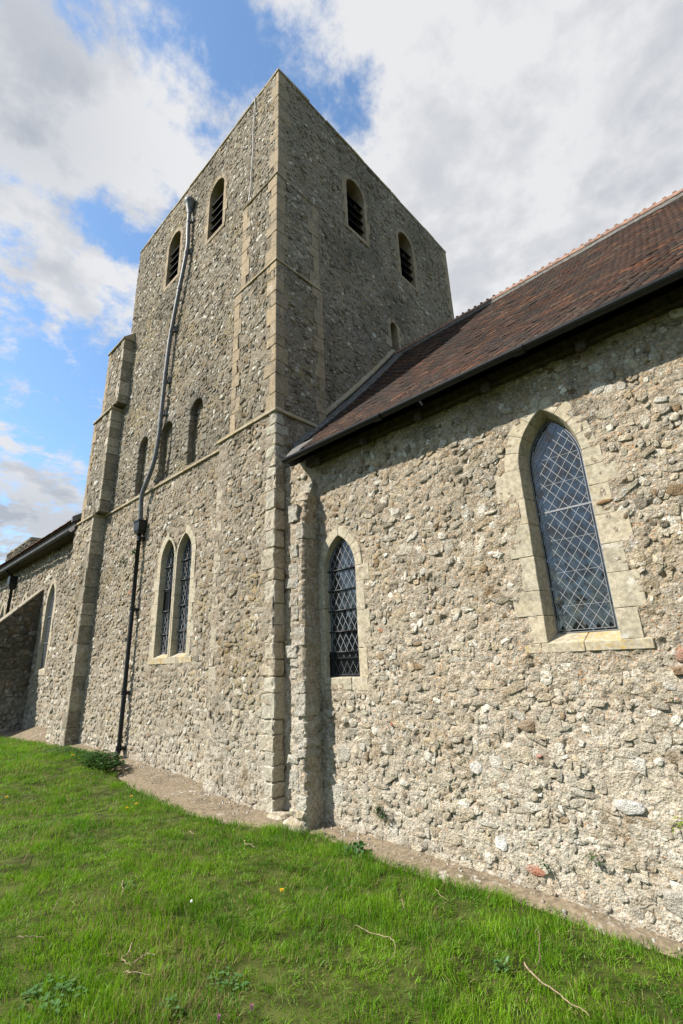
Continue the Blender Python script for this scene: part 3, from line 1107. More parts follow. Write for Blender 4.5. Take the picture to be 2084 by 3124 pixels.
# corner buttress towards the nave: lower stage and two set-backs, then the west buttress
tab = []
E_ST = [(-7.20, -5.50, 0.20, 1.10, -0.35, 5.74), (-6.88, -5.53, 0.18, 1.03, 5.80, 8.97), (-6.72, -5.56, 0.155, 0.98, 9.03, 11.27)]
AV = []


def quoin_stack(x_corner, y_front, z0, z1, parent, mat, sx, hmean, wf, ws, proud=0.014, gap=0.006, seed=5, jit=0.004, bev=0.009, rough=0.0):
    """dressed stones up an outer corner; sx = +1 when the side face looks east"""
    r = random.Random(seed)
    z = z0
    k = r.randint(0, 1)
    while z < z1 - 0.03:
        h = hmean * r.uniform(0.65, 1.4)
        if z1 - (z + h) < hmean * 0.45:
            h = z1 - z
        a = wf[k % 2] * r.uniform(0.82, 1.15)
        b = ws[k % 2] * r.uniform(0.9, 1.1)
        k += 1
        px = proud + r.uniform(-.003, .004)
        x0, x1 = sorted((x_corner + sx * px, x_corner - sx * a))
        me = box_mesh('quoin', x0, x1, y_front - px, y_front + b, z + gap / 2, z + h - gap / 2, bev, jit)
        if rough:
            roughen(me, rough, 9.0, 3, z)
        put('quoin', me, mat if not (rough and r.random() < .5) else M['ashlar_low'], parent)
        z += h


def strip_stack(fr, u0, z0, z1, parent, mat, sgn, wpair, hmean, seed, proud=0.012):
    """a vertical strip of dressed stones lying in a wall face, straight on one side"""
    r = random.Random(seed)
    z = z0
    k = r.randint(0, 1)
    while z < z1 - 0.03:
        h = hmean * r.uniform(0.7, 1.35)
        if z1 - (z + h) < hmean * 0.45:
            h = z1 - z
        w = wpair[k % 2] * r.uniform(0.85, 1.15)
        k += 1
        ua, ub = sorted((u0, u0 + sgn * w))
        pr = proud + r.uniform(-.003, .004)
        st = [[fr.p(ua, zz, pr), fr.p(ub, zz, pr), fr.p(ub, zz, -0.12), fr.p(ua, zz, -0.12)] for zz in (z + .003, z + h - .003)]
        put('dressed_stone', loft_mesh('dressed_stone', st, 0.006, True, 0.003), mat, parent)
        z += h


butt = []
for k, (x0, x1, p, ye, z0, z1) in enumerate(E_ST):
    mm = M['mortar_low'] if k == 0 else M['mortar_up']
    st = 0.024 if k == 0 else 0.032
    core = box_mesh('buttress', x0 + .012, x1 - .03, -p + .03, ye - .02, z0, z1, 0.0)
    b = put('buttress', core, mm, tower)
    fs_ = south(-p)
    s1 = sheet('wall', fs_, np.arange(x0, x1 - .01, st), np.arange(z0, z1 + .02, st), [], mm, b, 51 + k, 0.013)
    fe_ = east(x1)
    s2 = sheet('wall', fe_, np.arange(-p + .01, ye, st), np.arange(z0 if k else 4.0, z1 + .02, st), [], mm, b, 61 + k, 0.012)
    butt.append((b, s1, s2, fs_, fe_))
    if k == 0:
        quoin_stack(x1, -p, z0, 4.72, b, M['ashlar_grey'], 1, 0.27, (0.20, 0.30), (0.20, 0.20), 0.002, 0.012, 5, 0.012, 0.012, 0.014)
        quoin_stack(x1, -p, 4.72, z1, b, M['ashlar_grey'], 1, 0.17, (0.16, 0.26), (0.18, 0.30), 0.002, 0.02, 6, 0.016, 0.016, 0.016)
        strip_stack(fs_, x0, -0.2, 4.9, b, M['ashlar_low'], 1, (0.10, 0.20), 0.30, 8, 0.003)
    else:
        quoin_stack(x1, -p, z0, z1, b, M['ashlar'], 1, 0.30, (0.16, 0.30), (0.30, 0.20), 0.010, 0.004, 15 + k)
        strip_stack(fs_, x0, z0, z1, b, M['ashlar'], 1, (0.17, 0.27), 0.32, 18 + k)
        strip_stack(fe_, ye, z0, z1, b, M['ashlar'], -1, (0.17, 0.27), 0.32, 28 + k)
# flush corner stones of the top stage
quoin_stack(XE, 0.0, 11.56, ZTOP - 0.02, tower, M['ashlar'], 1, 0.32, (0.12, 0.26), (0.24, 0.34), 0.008, 0.004, 33)
for z0, z1, n_ in ((8.9, ZTOP - .02, 1),):
    r_ = random.Random(4)
    z = z0
    k = 0
    while z < z1 - .05:
        h = min(0.32 * r_.uniform(.7, 1.3), z1 - z)
        put('quoin', box_mesh('quoin', XE - .3, XE + .012, YN - (0.2, 0.32)[k % 2], YN + .01, z + .002, z + h - .002, 0.008, 0.003), M['ashlar'], tower)
        z += h
        k += 1


def offset_course(x0, x1, y0, p, z, hgt, out, drop_to, parent, name='string_course', side=None, mat=None):
    """a moulded band: front run along x at y0-p, returning along the east side"""
    mat = mat or M['string']
    prof = [(0.0, z), (out, z + 0.005), (out, z + hgt * 0.45), (drop_to, z + hgt), (-0.03, z + hgt)]
    n = max(2, int((x1 - x0) / 0.5))
    xs = np.linspace(x0, x1, n + 1)
    for a, b in zip(xs, xs[1:]):
        last = (b == xs[-1]) and side is not None
        st = []
        for xx in (a + .0015, b - (0 if last else .0015)):
            st.append([(xx + (q[0] if (last and xx > a + .01) else 0), y0 - p - q[0], q[1] + random.uniform(-.003, .003)) for q in prof])
        put(name, loft_mesh(name, st, 0.004, True, 0.0025), mat, parent)
    if side is not None:
        ya, yb = -p, side
        n = max(2, int((yb - ya) / 0.5))
        ys = np.linspace(ya, yb, n + 1)
        for i, (a, b) in enumerate(zip(ys, ys[1:])):
            st = []
            for yy in (a + (0 if i == 0 else .0015), b - .0015):
                st.append([(x1 + q[0], yy - (q[0] if (i == 0 and yy < a + .01) else 0), q[1]) for q in prof])
            put(name, loft_mesh(name, st, 0.004, True, 0.0), mat, parent)


# main string, at the foot of the bell stage
offset_course(-13.20, -7.21, 0.0, 0.0, 5.70, 0.11, 0.05, -0.02, tower)
offset_course(-7.24, -5.50, 0.0, 0.20, 5.70, 0.12, 0.045, -0.03, butt[0][0], side=1.02)
offset_course(-6.90, -5.53, 0.0, 0.18, 8.95, 0.10, 0.035, -0.03, butt[1][0], side=1.05)
# the top of the buttress dies back into the wall under a sloping weathering
offset_course(-6.74, -5.56, 0.0, 0.155, 11.25, 0.05, 0.03, 0.01, butt[2][0], side=1.0)
x0, x1, p, ye = -6.72, -5.56, 0.155, 0.98
n = 3
for i in range(n):
    a, b = x0 + (x1 - x0) * i / n + .002, x0 + (x1 - x0) * (i + 1) / n - .002
    bt = b if i < n - 1 else XE + .004
    st = [[(a, -p, 11.29), (a, -.004, 11.57), (a, .05, 11.57), (a, .05, 11.29)], [(b, -p, 11.29), (bt, -.004, 11.57), (bt, .05, 11.57), (b, .05, 11.29)]]
    put('weathering_stone', loft_mesh('weathering_stone', st, 0.004, True, 0), M['string'], butt[2][0])
for i in range(n):
    a, b = -p + (ye + p) * i / n + .002, -p + (ye + p) * (i + 1) / n - .002
    at_ = a if i else 0.0
    st = [[(x1, a, 11.29), (XE + .004, at_, 11.57), (XE - .05, at_, 11.57), (XE - .05, a, 11.29)], [(x1, b, 11.29), (XE + .004, b, 11.57), (XE - .05, b, 11.57), (XE - .05, b, 11.29)]]
    put('weathering_stone', loft_mesh('weathering_stone', st, 0.004, True, 0), M['string'], butt[2][0])

# west buttress
W_ST = [(-14.60, -13.20, 0.30, -0.30, 5.70), (-14.20, -12.88, 0.295, 5.76, 8.90), (-13.72, -12.56, 0.285, 8.98, 11.12)]
wb = []
for k, (x0, x1, p, z0, z1) in enumerate(W_ST):
    mm = M['mortar_low'] if k == 0 else M['mortar_up']
    b = put('buttress', box_mesh('buttress', x0, x1 - .03, -p + .03, 1.3, z0, z1, 0.0), mm, tower)
    fs_ = south(-p)
    s1 = sheet('wall', fs_, np.arange(x0, x1 - .02, 0.035), np.arange(z0, z1 + .02, 0.035), [], mm, b, 71 + k, 0.014)
    wb.append((b, s1, fs_))
    quoin_stack(x1, -p, z0, z1, b, M['ashlar_dark'], 1, 0.36, (0.12, 0.26), (p + .05, p + .05), 0.008, 0.006, 40 + k, 0.008, 0.009, 0.012 if k == 0 else 0.006)
    if k:
        strip_stack(fs_, x0, z0, z1, b, M['ashlar'], 1, (0.18, 0.28), 0.34, 48 + k)
offset_course(-14.62, -13.20, 0.0, 0.30, 5.68, 0.13, 0.05, -0.03, wb[0][0], side=0.0)
offset_course(-14.22, -12.88, 0.0, 0.295, 8.86, 0.13, 0.05, -0.03, wb[1][0], side=0.0)
offset_course(-13.74, -12.56, 0.0, 0.285, 11.10, 0.10, 0.05, -0.05, wb[2][0], side=0.0)
for i in range(3):
    a, b_ = -13.72 + 1.16 * i / 3 + .002, -13.72 + 1.16 * (i + 1) / 3 - .002
    st = [[(xx, -.30, 11.19), (xx, .25, 11.75), (xx, .6, 11.75), (xx, .6, 11.19)] for xx in (a, b_)]
    put('weathering_stone', loft_mesh('weathering_stone', st, 0.006, True, .004), M['string'], wb[2][0])

# parapet coping
r_ = random.Random(9)
x = XW - .02
while x < XE - 0.05:
    L = min(r_.uniform(.45, .7), XE + .03 - x)
    if XE + .03 - (x + L) < .25:
        L = XE + .03 - x
    put('coping_stone', box_mesh('coping_stone', x + .002, x + L - .002, -.028, .34, ZTOP - .03, ZTOP + .045 + r_.uniform(-.018, .018), .014, .010), M['string'], tower)
    x += L
y = 0.345
while y < YN - 0.05:
    L = min(r_.uniform(.45, .7), YN + .03 - y)
    if YN + .03 - (y + L) < .25:
        L = YN + .03 - y
    put('coping_stone', box_mesh('coping_stone', XE - .34, XE + .028, y + .002, y + L - .002, ZTOP - .03, ZTOP + .045 + r_.uniform(-.018, .018), .014, .010), M['string'], tower)
    y += L

# belfry openings with louvres
for fr, lst in ((fS, lou_s), (fE, lou_e)):
    for i, ar in enumerate(lst):
        outl = ar.outline(0.03, 10)
        m = len(outl)
        bk_me = new_mesh('opening', np.array([fr.p(u, v, -0.62) for u, v in outl] + [fr.p(u, v, -0.28) for u, v in outl]),
                         [tuple(range(m))] + [(q, (q + 1) % m, (q + 1) % m + m, q + m) for q in range(m)])
        op = put('belfry_opening', bk_me, M['dark'], tower)
        surround(fr, ar, op, M['ashlar'], (0.11, 0.16), 0.32, 0.0, 0.006, 3, 0.36, seed=70 + i)
        sill(fr, ar.uc - ar.a - .1, ar.uc + ar.a + .1, ar.v0 - .12, ar.v0, ar.v0 + .10, .3, op, M['ashlar'], 0.012, 1)
        nl = 5
        for q in range(nl):
            v = ar.v0 + 0.10 + q * 0.27
            hw = float(ar.half(v + .2)) + 0.015
            st = [[fr.p(u, v, -0.06), fr.p(u, v + .035, -0.06), fr.p(u, v + .265, -0.24), fr.p(u, v + .23, -0.24)] for u in (ar.uc - hw, ar.uc + hw)]
            put('louvre_board', loft_mesh('louvre_board', st, 0.003, True, 0), M['louvre'], op)
outl = slit.outline(0.02, 8)
m = len(outl)
op = put('slit_window', new_mesh('slit', np.array([fE.p(u, v, -.5) for u, v in outl] + [fE.p(u, v, -.25) for u, v in outl]),
                                 [tuple(range(m))] + [(q, (q + 1) % m, (q + 1) % m + m, q + m) for q in range(m)]), M['dark'], tower)
surround(fE, slit, op, M['ashlar'], (0.13, 0.22), 0.30, 0.0, 0.008, 2, 0.28, seed=80)


# blind arches: recesses with a rough stone back
def recess(fr, ar, depth, parent, seed):
    us = np.arange(ar.uc - ar.a - .03, ar.uc + ar.a + .031, 0.03)
    vs = np.arange(ar.v0 - .1, ar.va + .05, 0.03)
    fb = Frame(fr.o - fr.N * depth, fr.U, fr.V, fr.N)
    b = sheet('blind_arch', fb, us, vs, [], M['mortar_up'], parent, seed, 0.010)
    pts = [(ar.uc + ar.a, ar.v0 - .1 + i * .04) for i in range(int((ar.vs - ar.v0 + .1) / .04))]
    pts += [ar.arc(i / 14)[:2] for i in range(15)]
    pts += [(2 * ar.uc - u, v) for u, v in reversed(pts[:-1])]
    n = len(pts)
    k = 8
    V = []
    for j in range(k):
        for i, (u, v) in enumerate(pts):
            c = np.array([ar.uc, min(v, ar.vs)])
            d = np.array([u, v]) - c
            L = np.hypot(*d) + 1e-6
            q = float(fbm(np.array(i * .35), np.array(j * .6), seed + 4, 2)) * .028
            if j == k - 1:
                q = -0.03
            w = d / L * (L - q)
            V.append(fr.p(c[0] + w[0], c[1] + w[1], 0.012 - (depth + .02) * (1 - j / (k - 1)) - (0.02 if j == k - 1 else 0)))
    F_ = [(j * n + i, j * n + i + 1, (j + 1) * n + i + 1, (j + 1) * n + i) for j in range(k - 1) for i in range(n - 1)]
    put('arch_reveal', new_mesh('arch_reveal', np.array(V), np.array(F_), True), M['mortar_up'], b)
    # rough arch stones round the edge
    r = random.Random(seed)
    for sgn in (-1, 1):
        v = ar.v0 + .02
        while v < ar.vs:
            h = r.uniform(.10, .2)
            w = r.uniform(.09, .2)
            ua, ub = sorted((ar.uc + sgn * (ar.a - r.uniform(-.01, .02)), ar.uc + sgn * (ar.a + w)))
            st = [[fr.p(ua, zz, .022), fr.p(ub, zz, .018), fr.p(ub, zz, -.12), fr.p(ua, zz, -.14)] for zz in (v + .008, v + h - .008)]
            put('jamb_stone', loft_mesh('jamb_stone', st, .012, True, .012), M['stone_obj_y'], b, None, tuple(np.array((.27, .245, .195)) * r.uniform(.75, 1.25)))
            v += h
        nv = 4
        for q in range(nv):
            st = []
            for t in ((q + .05) / nv, (q + .95) / nv):
                u_, v_, nr = ar.arc(t)
                if sgn < 0:
                    u_, nr = 2 * ar.uc - u_, (-nr[0], nr[1])
                w = .13
                st.append([fr.p(u_ - nr[0] * .01, v_ - nr[1] * .01, .02), fr.p(u_ + nr[0] * w, v_ + nr[1] * w, .02), fr.p(u_ + nr[0] * w, v_ + nr[1] * w, -.12), fr.p(u_ - nr[0] * .01, v_ - nr[1] * .01, -.14)])
            put('arch_stone', loft_mesh('arch_stone', st, .010, True, .008), M['stone_obj_y'], b, None, tuple(np.array((.25, .225, .18)) * r.uniform(.75, 1.25)))
    return b, fb


BL = []
for i, a in enumerate(blind):
    BL.append(recess(fS, a, 0.135, tower, 140 + i * 7))

# twin lancets
for i, (ar, L, Rr_) in enumerate(((twin_l, True, True), (twin_r, True, True))):
    g = Arch(ar.uc, ar.a - .012, ar.v0 + .05, ar.vs, ar.va - .02)
    win = glazing(fS, g, tower, -0.125, 0.108, 0.19, 0.010, M['came_dark'], 0.018, 0.012, 30 + i)
    inner_l = 0.0512 if i == 1 else None
    inner_r = 0.0512 if i == 0 else None
    surround(fS, ar, win, M['ashlar_win'], (0.15, 0.23), 0.16, 0.012, 0.012, 4, 0.36, seed=60 + i, out_l=inner_l, out_r=inner_r, bottom=1.86)
    for v in (2.32, 2.78, 3.24, 3.72) if i == 0 else (2.34, 2.84, 3.36, 3.76):
        saddle_bar(fS, g, v, -0.10, win, 0.012, 0.01)
    me = tube_mesh('stanchion', [fS.p(ar.uc, ar.v0 + .03, -.10), fS.p(ar.uc, ar.va - .03, -.10)], 0.012, 8)
    put('stanchion', me, M['iron'], win)
    if i == 0:    # dark opening light in the left lancet
        st = [[fS.p(u, v, -.104), fS.p(u, v, -.118)] for u, v in ()]
        V_ = [bar(fS, (g.uc - g.a + .02, 2.81), (g.uc + g.a - .02, 2.81), .03, -.122, -.104), bar(fS, (g.uc - g.a + .02, 3.21), (g.uc + g.a - .02, 3.21), .03, -.122, -.104),
              bar(fS, (g.uc - g.a + .02, 2.81), (g.uc - g.a + .02, 3.21), .022, -.122, -.104), bar(fS, (g.uc + g.a - .02, 2.81), (g.uc + g.a - .02, 3.21), .022, -.122, -.104)]
        V_ += [bar(fS, (g.uc - g.a + .02 + q * .0135, 2.81), (g.uc - g.a + .02 + q * .0135, 3.21), .007, -.120, -.114) for q in range(1, 39)]
        put('wire_guard', bars_mesh('wire_guard', V_), M['iron'], win)
    if i == 0:
        sill(fS, -9.86, -8.12, 1.74, 1.86, 1.95, .16, win, M['ashlar_sill'], 0.012, 3)

# a surveyor's bench mark cut in a corner stone: a level line over a broad arrow
bmk = []
cxm, czm, ypl = -7.06, 0.93, -0.2
for a, b in (((-.05, .05), (.05, .05)), ((0, .04), (0, -.06)), ((0, .04), (-.035, -.05)), ((0, .04), (.035, -.05))):
    bmk.append(bar(south(-0.2), (cxm + a[0], czm + a[1]), (cxm + b[0], czm + b[1]), .008, 0.02, 0.0265))
put('bench_mark', bars_mesh('bench_mark', bmk), M['dark'], butt[0][0])

# rubble of the tower
tl = [(twin_l, 0.24), (twin_r, 0.24)]
tu = [(a, 0.15) for a in lou_s] + [(a, 0.10) for a in blind]
tables = []
t_low = rubble(fS, -13.2, -7.18, -0.25, 5.70, 0.082, 0.096, tl, PAL_LOW, W_LOW, 21, skip=0.10)
tables.append((t_low, wall_low, M['stone_stuff_y'], M['stone_obj_y']))
t_up = rubble(fS, XW, XE - .12, 5.82, ZTOP - .05, 0.068, 0.084, tu + [(Rect(-6.9, -5.6, 5.7, 11.55), 0.0)], PAL_UP, W_UP, 31, skip=0.12)
tables.append((t_up, wall_up, M['stone_stuff_y'], M['stone_obj_y']))
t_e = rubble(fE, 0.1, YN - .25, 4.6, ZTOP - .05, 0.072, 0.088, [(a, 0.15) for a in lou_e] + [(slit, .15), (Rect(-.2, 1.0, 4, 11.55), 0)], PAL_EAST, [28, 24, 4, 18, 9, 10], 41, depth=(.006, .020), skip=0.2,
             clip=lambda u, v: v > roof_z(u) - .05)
tables.append((t_e, wall_e, M['stone_stuff'], M['stone_obj']))
for k, (b, s1, s2, fs_, fe_) in enumerate(butt):
    x0, x1, p, ye, z0, z1 = E_ST[k]
    pal, ww = (PAL_LOW, W_LOW) if k == 0 else (PAL_UP, W_UP)
    ml = 0.25 if k == 0 else 0.22
    t = rubble(fs_, x0 + ml, x1 - .26, z0 + .05, z1 - .03, 0.072, 0.086, [], pal, ww, 51 + k, skip=0.1)
    tables.append((t, b, M['stone_stuff_y'], M['stone_obj_y']))
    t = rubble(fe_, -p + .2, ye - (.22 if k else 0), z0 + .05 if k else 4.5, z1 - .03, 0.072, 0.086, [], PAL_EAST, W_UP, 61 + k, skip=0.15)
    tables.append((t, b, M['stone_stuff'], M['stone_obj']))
for k, (b, s1, fs_) in enumerate(wb):
    x0, x1, p, z0, z1 = W_ST[k]
    t = rubble(fs_, x0 + (.2 if k else 0), x1 - .24, z0 + .05, z1 - .05, 0.10, 0.13, [], PAL_LOW if k == 0 else PAL_UP, W_LOW if k == 0 else W_UP, 71 + k)
    tables.append((t, b, M['stone_stuff'], M['stone_obj']))
for i, (b, fb) in enumerate(BL):
    a = blind[i]
    t = rubble(fb, a.uc - a.a, a.uc + a.a, a.v0, a.va, .08, .095, [], PAL_UP, W_UP, 140 + i * 7)
    tables.append((t, b, M['stone_stuff_y'], M['stone_obj_y']))
build_stones(tables, 300)

# =================================================================== THE NAVE
nave = thing('church_nave', (-1.5, 3.0, -0.3), 'low flint rubble nave wall with red tiled roof, two leaded pointed windows and black gutter', 'church')
big = Arch(-1.408, 0.306, 1.745, 3.50, 4.07)
small = Arch(-4.347, 0.292, 1.452, 2.86, 3.336)
fN = south(0.0)
us = np.concatenate([np.arange(-5.52, 0.9, 0.017), np.arange(0.9, 3.4, 0.05)])
wall_n = sheet('wall', fN, us, np.concatenate([np.arange(-0.6, 4.72, 0.017)]), [(big, 0.07), (small, 0.06)], M['mortar_nave'], nave, 11, 0.011)
put('rear_wall', new_mesh('rear_wall', np.array([(3.35, 0, -.6), (3.35, 8.0, -.6), (3.35, 8.0, 4.7), (3.35, 3.83, 8.8), (3.35, 0, 4.7), (-5.6, 8.0, -.6), (-5.6, 8.0, 4.7)]),
                          [(0, 1, 2, 3, 4), (1, 5, 6, 2)]), M['mortar_nave'], nave)
# big window
gB = Arch(big.uc, big.a - .045, big.v0 + .09, big.vs, big.va - .07)
win = glazing(fN, gB, nave, -0.175, 0.104, 0.140, 0.0054, M['came'], 0.022, 0.018, 5)
surround(fN, big, win, M['ashlar_win'], (0.15, 0.25), 0.21, 0.045, 0.007, 4, 0.26, seed=21)
sill(fN, -1.945, -.872, 1.665, 1.745, 1.745, -0.0, win, M['ashlar_sill'], 0.016, 1) if False else None
st = []
for u in (-1.945, -1.40):
    st.append([fN.p(u, 1.66, .008), fN.p(u, 1.745, .008), fN.p(u, 1.745 + .09, -.19), fN.p(u, 1.66, -.19)])
put('sill', loft_mesh('sill', st, .006, True, .002), M['ashlar_sill'], win)
st = []
for u in (-1.395, -.872):
    st.append([fN.p(u, 1.66, .008), fN.p(u, 1.745, .008), fN.p(u, 1.745 + .09, -.19), fN.p(u, 1.66, -.19)])
put('sill', loft_mesh('sill', st, .006, True, .002), M['ashlar_sill'], win)
put('lead_band', bars_mesh('lead_band', [bar(fN, (gB.uc - gB.a, 3.02), (gB.uc + gB.a, 3.02), .018, -.18, -.166)]), M['came'], win)
for v in (2.08, 2.40, 2.72, 3.30, 3.58):
    hw = float(gB.half(v)) - .03
    put('saddle_bar', bars_mesh('saddle_bar', [bar(fN, (gB.uc - hw, v), (gB.uc + hw, v), .004, -.178, -.1712)]), M['came'], win)
# small window
gS = Arch(small.uc, small.a - .012, small.v0 + .02, small.vs, small.va - .03)
win2 = glazing(fN, gS, nave, -0.085, 0.106, 0.175, 0.0066, M['came'], 0.024, 0.020, 6)
surround(fN, small, win2, M['ashlar_win'], (0.125, 0.235), 0.12, 0.012, 0.012, 4, 0.36, seed=24, out_l=.135)
for u0_, u1_ in ((-4.80, -4.20), (-4.195, -3.93)):
    st = [[fN.p(u, 1.31, .010), fN.p(u, 1.455, .010), fN.p(u, 1.475, -.10), fN.p(u, 1.31, -.10)] for u in (u0_, u1_)]
    put('sill', loft_mesh('sill', st, .006, True, .004), M['ashlar_win'], win2)
for v in (2.863, 2.585, 2.315, 2.037, 1.775):
    saddle_bar(fN, gS, v, -0.062, win2, 0.0105, 0.03)
V_ = [bar(fN, (gS.uc - gS.a, 1.70), (gS.uc + gS.a, 1.70), .018, -.07, -.05), bar(fN, (gS.uc - gS.a, 1.48), (gS.uc + gS.a, 1.48), .018, -.07, -.05),
      bar(fN, (gS.uc - gS.a, 1.48), (gS.uc - gS.a, 1.76), .018, -.07, -.05), bar(fN, (gS.uc + gS.a, 1.48), (gS.uc + gS.a, 1.76), .018, -.07, -.05)]
V_ += [bar(fN, (gS.uc - gS.a + q * .0145, 1.48), (gS.uc - gS.a + q * .0145, 1.77), .0034, -.064, -.060) for q in range(1, 38)]
put('wire_guard', bars_mesh('wire_guard', V_), M['iron'], win2)

# worn stub of an old cross wall beside the tower corner
stub = put('wall_stub', box_mesh('wall_stub', -4.98, -4.80, -.24, .1, -.5, 3.90, 0.02, .01), M['mortar_nave'], nave)
path_ = [(-5.03, .02), (-5.03, -.27), (-5.00, -.305), (-4.78, -.305), (-4.745, -.27), (-4.745, .03)]
pp_ = [np.array(p) for p in path_]
ts_, pts_ = [], []
for a, b in zip(pp_, pp_[1:]):
    m_ = max(1, int(np.hypot(*(b - a)) / .014))
    for q in range(m_):
        pts_.append(a + (b - a) * q / m_)
pts_.append(pp_[-1])
pts_ = np.array(pts_)
nrm_ = np.gradient(pts_, axis=0)
nrm_ = np.stack([nrm_[:, 1], -nrm_[:, 0]], -1)
nrm_ /= np.linalg.norm(nrm_, axis=1)[:, None]
zs_ = np.arange(-.45, 4.05, .014)
TT_, ZZ_ = np.meshgrid(np.arange(len(pts_)) * .014, zs_)
hh_ = .010 * fbm(TT_ * 7, ZZ_ * 6, 301, 3) + .012 * fbm(TT_ * 24, ZZ_ * 26, 302, 2) - .05 * np.clip(fbm(TT_ * 5, ZZ_ * 10, 303, 2) - .2, 0, 1)
sh_ = .016 * fbm(ZZ_ * 2.2, ZZ_ * 0 + 1.7, 304, 3)
front_ = np.clip((-pts_[None, :, 1] + .0) / .3, 0, 1)
lean_ = np.clip((ZZ_ - 3.55) / .5, 0, 1) * .10
VX = pts_[None, :, 0] + nrm_[None, :, 0] * hh_ + sh_
VY = pts_[None, :, 1] + nrm_[None, :, 1] * hh_ + lean_ * front_
ii_ = np.arange(TT_.size).reshape(TT_.shape)
qq_ = np.stack([ii_[:-1, :-1], ii_[:-1, 1:], ii_[1:, 1:], ii_[1:, :-1]], -1).reshape(-1, 4)
stub_face = put('rough_face', new_mesh('rough_face', np.stack([VX, VY, ZZ_], -1).reshape(-1, 3), qq_, True), M['mortar_nave'], stub)
r_ = random.Random(12)
z = -0.05
while z < 3.7:
    h = r_.uniform(.09, .26)
    w = r_.uniform(.10, .22)
    if r_.random() < .92:
        sx_ = float(.016 * fbm(np.array(z * 2.2), np.array(1.7), 304, 3))
        right_ = r_.random() < .55
        x1_ = (-4.738 if right_ else -4.86) + sx_ + r_.uniform(-.012, .012)
        d0 = -.312 - r_.uniform(-.006, .014)
        me = roughen(box_mesh('stone', x1_ - w, x1_, d0, -.05 if right_ else -.2, z, z + h, .008, .016), .013, 14.0, 5, z)
        put('stone', me, M['stone_obj'], stub, None, tuple(np.array((.43, .40, .335)) * r_.uniform(.85, 1.15)))
    z += h * r_.uniform(.9, 1.4)
# sloped broken top
st = [[(-5.0, -.25, 3.95), (-4.745, -.26, 3.90), (-4.74, .05, 3.95), (-5.0, .05, 3.95)], [(-4.99, -.14, 4.16), (-4.78, -.13, 4.10), (-4.76, .05, 4.16), (-4.98, .05, 4.16)],
      [(-4.95, -.03, 4.33), (-4.82, -.03, 4.28), (-4.80, .05, 4.36), (-4.94, .05, 4.36)]]
put('stone', roughen(loft_mesh('stone', st, .018, True, .012), .018, 8.0, 3), M['stone_obj'], stub, None, (.40, .36, .28))
# footing stones under the corner and the stub
for (x0, x1, y0, y1, z0, z1) in ((-5.14, -4.77, -.35, -.02, -.55, -.15), (-5.05, -4.74, -.325, -.02, -.15, -.03), (-5.95, -5.52, -.24, -.05, -.5, -.20), (-5.50, -5.24, -.30, -.05, -.5, -.17)):
    put('footing_stone', roughen(box_mesh('footing_stone', x0, x1, y0, y1, z0, z1, .03, .018), .022, 7.0, 4), M['ashlar_low'], stub)

# eaves: wall plate, rafter feet and gutter
put('wall_plate', box_mesh('wall_plate', -4.90, 3.35, -.10, .16, 4.52, 4.66, .01), M['wood'], nave)
x = -4.55
while x < 3.3:
    put('rafter_foot', box_mesh('rafter_foot', x - .05, x + .05, -.19, -.1, 4.43 + random.uniform(-.01, .01), 4.535, .012, .006), M['wood'], nave)
    x += random.uniform(.85, 1.0)
gp = []
for i in range(9):
    a = math.pi * i / 8
    gp.append((-.40 - .054 * math.cos(a), 4.590 - .054 * math.sin(a)))
inner = [(-.40 - .047 * math.cos(math.pi * i / 8), 4.590 - .047 * math.sin(math.pi * i / 8)) for i in range(8, -1, -1)]
prof = gp + inner
xs = [-5.02] + list(np.arange(-3.2, 3.4, 1.83)) + [3.4]
for a, b in zip(xs, xs[1:]):
    g_ = put('gutter', loft_mesh('gutter', [[(xx, y, z) for y, z in prof] for xx in (a, b - .001)], 0.0), M['iron'], nave)
    prof2 = [(-.40 - .066 * math.cos(math.pi * i / 8), 4.588 - .070 * math.sin(math.pi * i / 8)) for i in range(9)] + [(-.40 - .060 * math.cos(math.pi * i / 8), 4.588 - .063 * math.sin(math.pi * i / 8)) for i in range(8, -1, -1)]
    put('gutter_joint', loft_mesh('gutter_joint', [[(xx, y, z) for y, z in prof2] for xx in (b - .06, b + .05)], 0.0), M['iron'], g_)
put('gutter_end', loft_mesh('gutter_end', [[(xx, y, z) for y, z in gp] for xx in (-5.045, -5.018)], 0.003), M['iron'], nave)

# roof: a deck on which every tile is laid
RX0, RX1 = -5.48, 3.3
prof_y = np.linspace(roof_low_y + .02, 3.83, 40)


def sag(x, y):
    return 0.018 * fbm(np.asarray(x) * .5, np.asarray(y) * .5, 5, 2)


DX, DY = np.meshgrid(np.linspace(0, 1, 40), prof_y)
DX0 = np.where(DY < .15, -4.98, RX0 - .2)
DX = DX0 + (RX1 - DX0) * DX
DZ = roof_z(DY) - .035 + sag(DX, DY)
di = np.arange(DX.size).reshape(DX.shape)
dq = np.stack([di[:-1, :-1], di[:-1, 1:], di[1:, 1:], di[1:, :-1]], -1).reshape(-1, 4)
roof = put('roof', new_mesh('roof', np.stack([DX, DY, DZ], -1).reshape(-1, 3), dq, True), M['wood'], nave)
put('rear_slope', new_mesh('rear_slope', np.array([(RX0 - .2, 3.83, 8.9), (RX1, 3.83, 8.9), (RX1, 8.2, 4.4), (RX0 - .2, 8.2, 4.4)]), [(0, 1, 2, 3)]), M['terracotta'], roof)

TW, TL, TG, TT = 0.166, 0.265, 0.100, 0.014


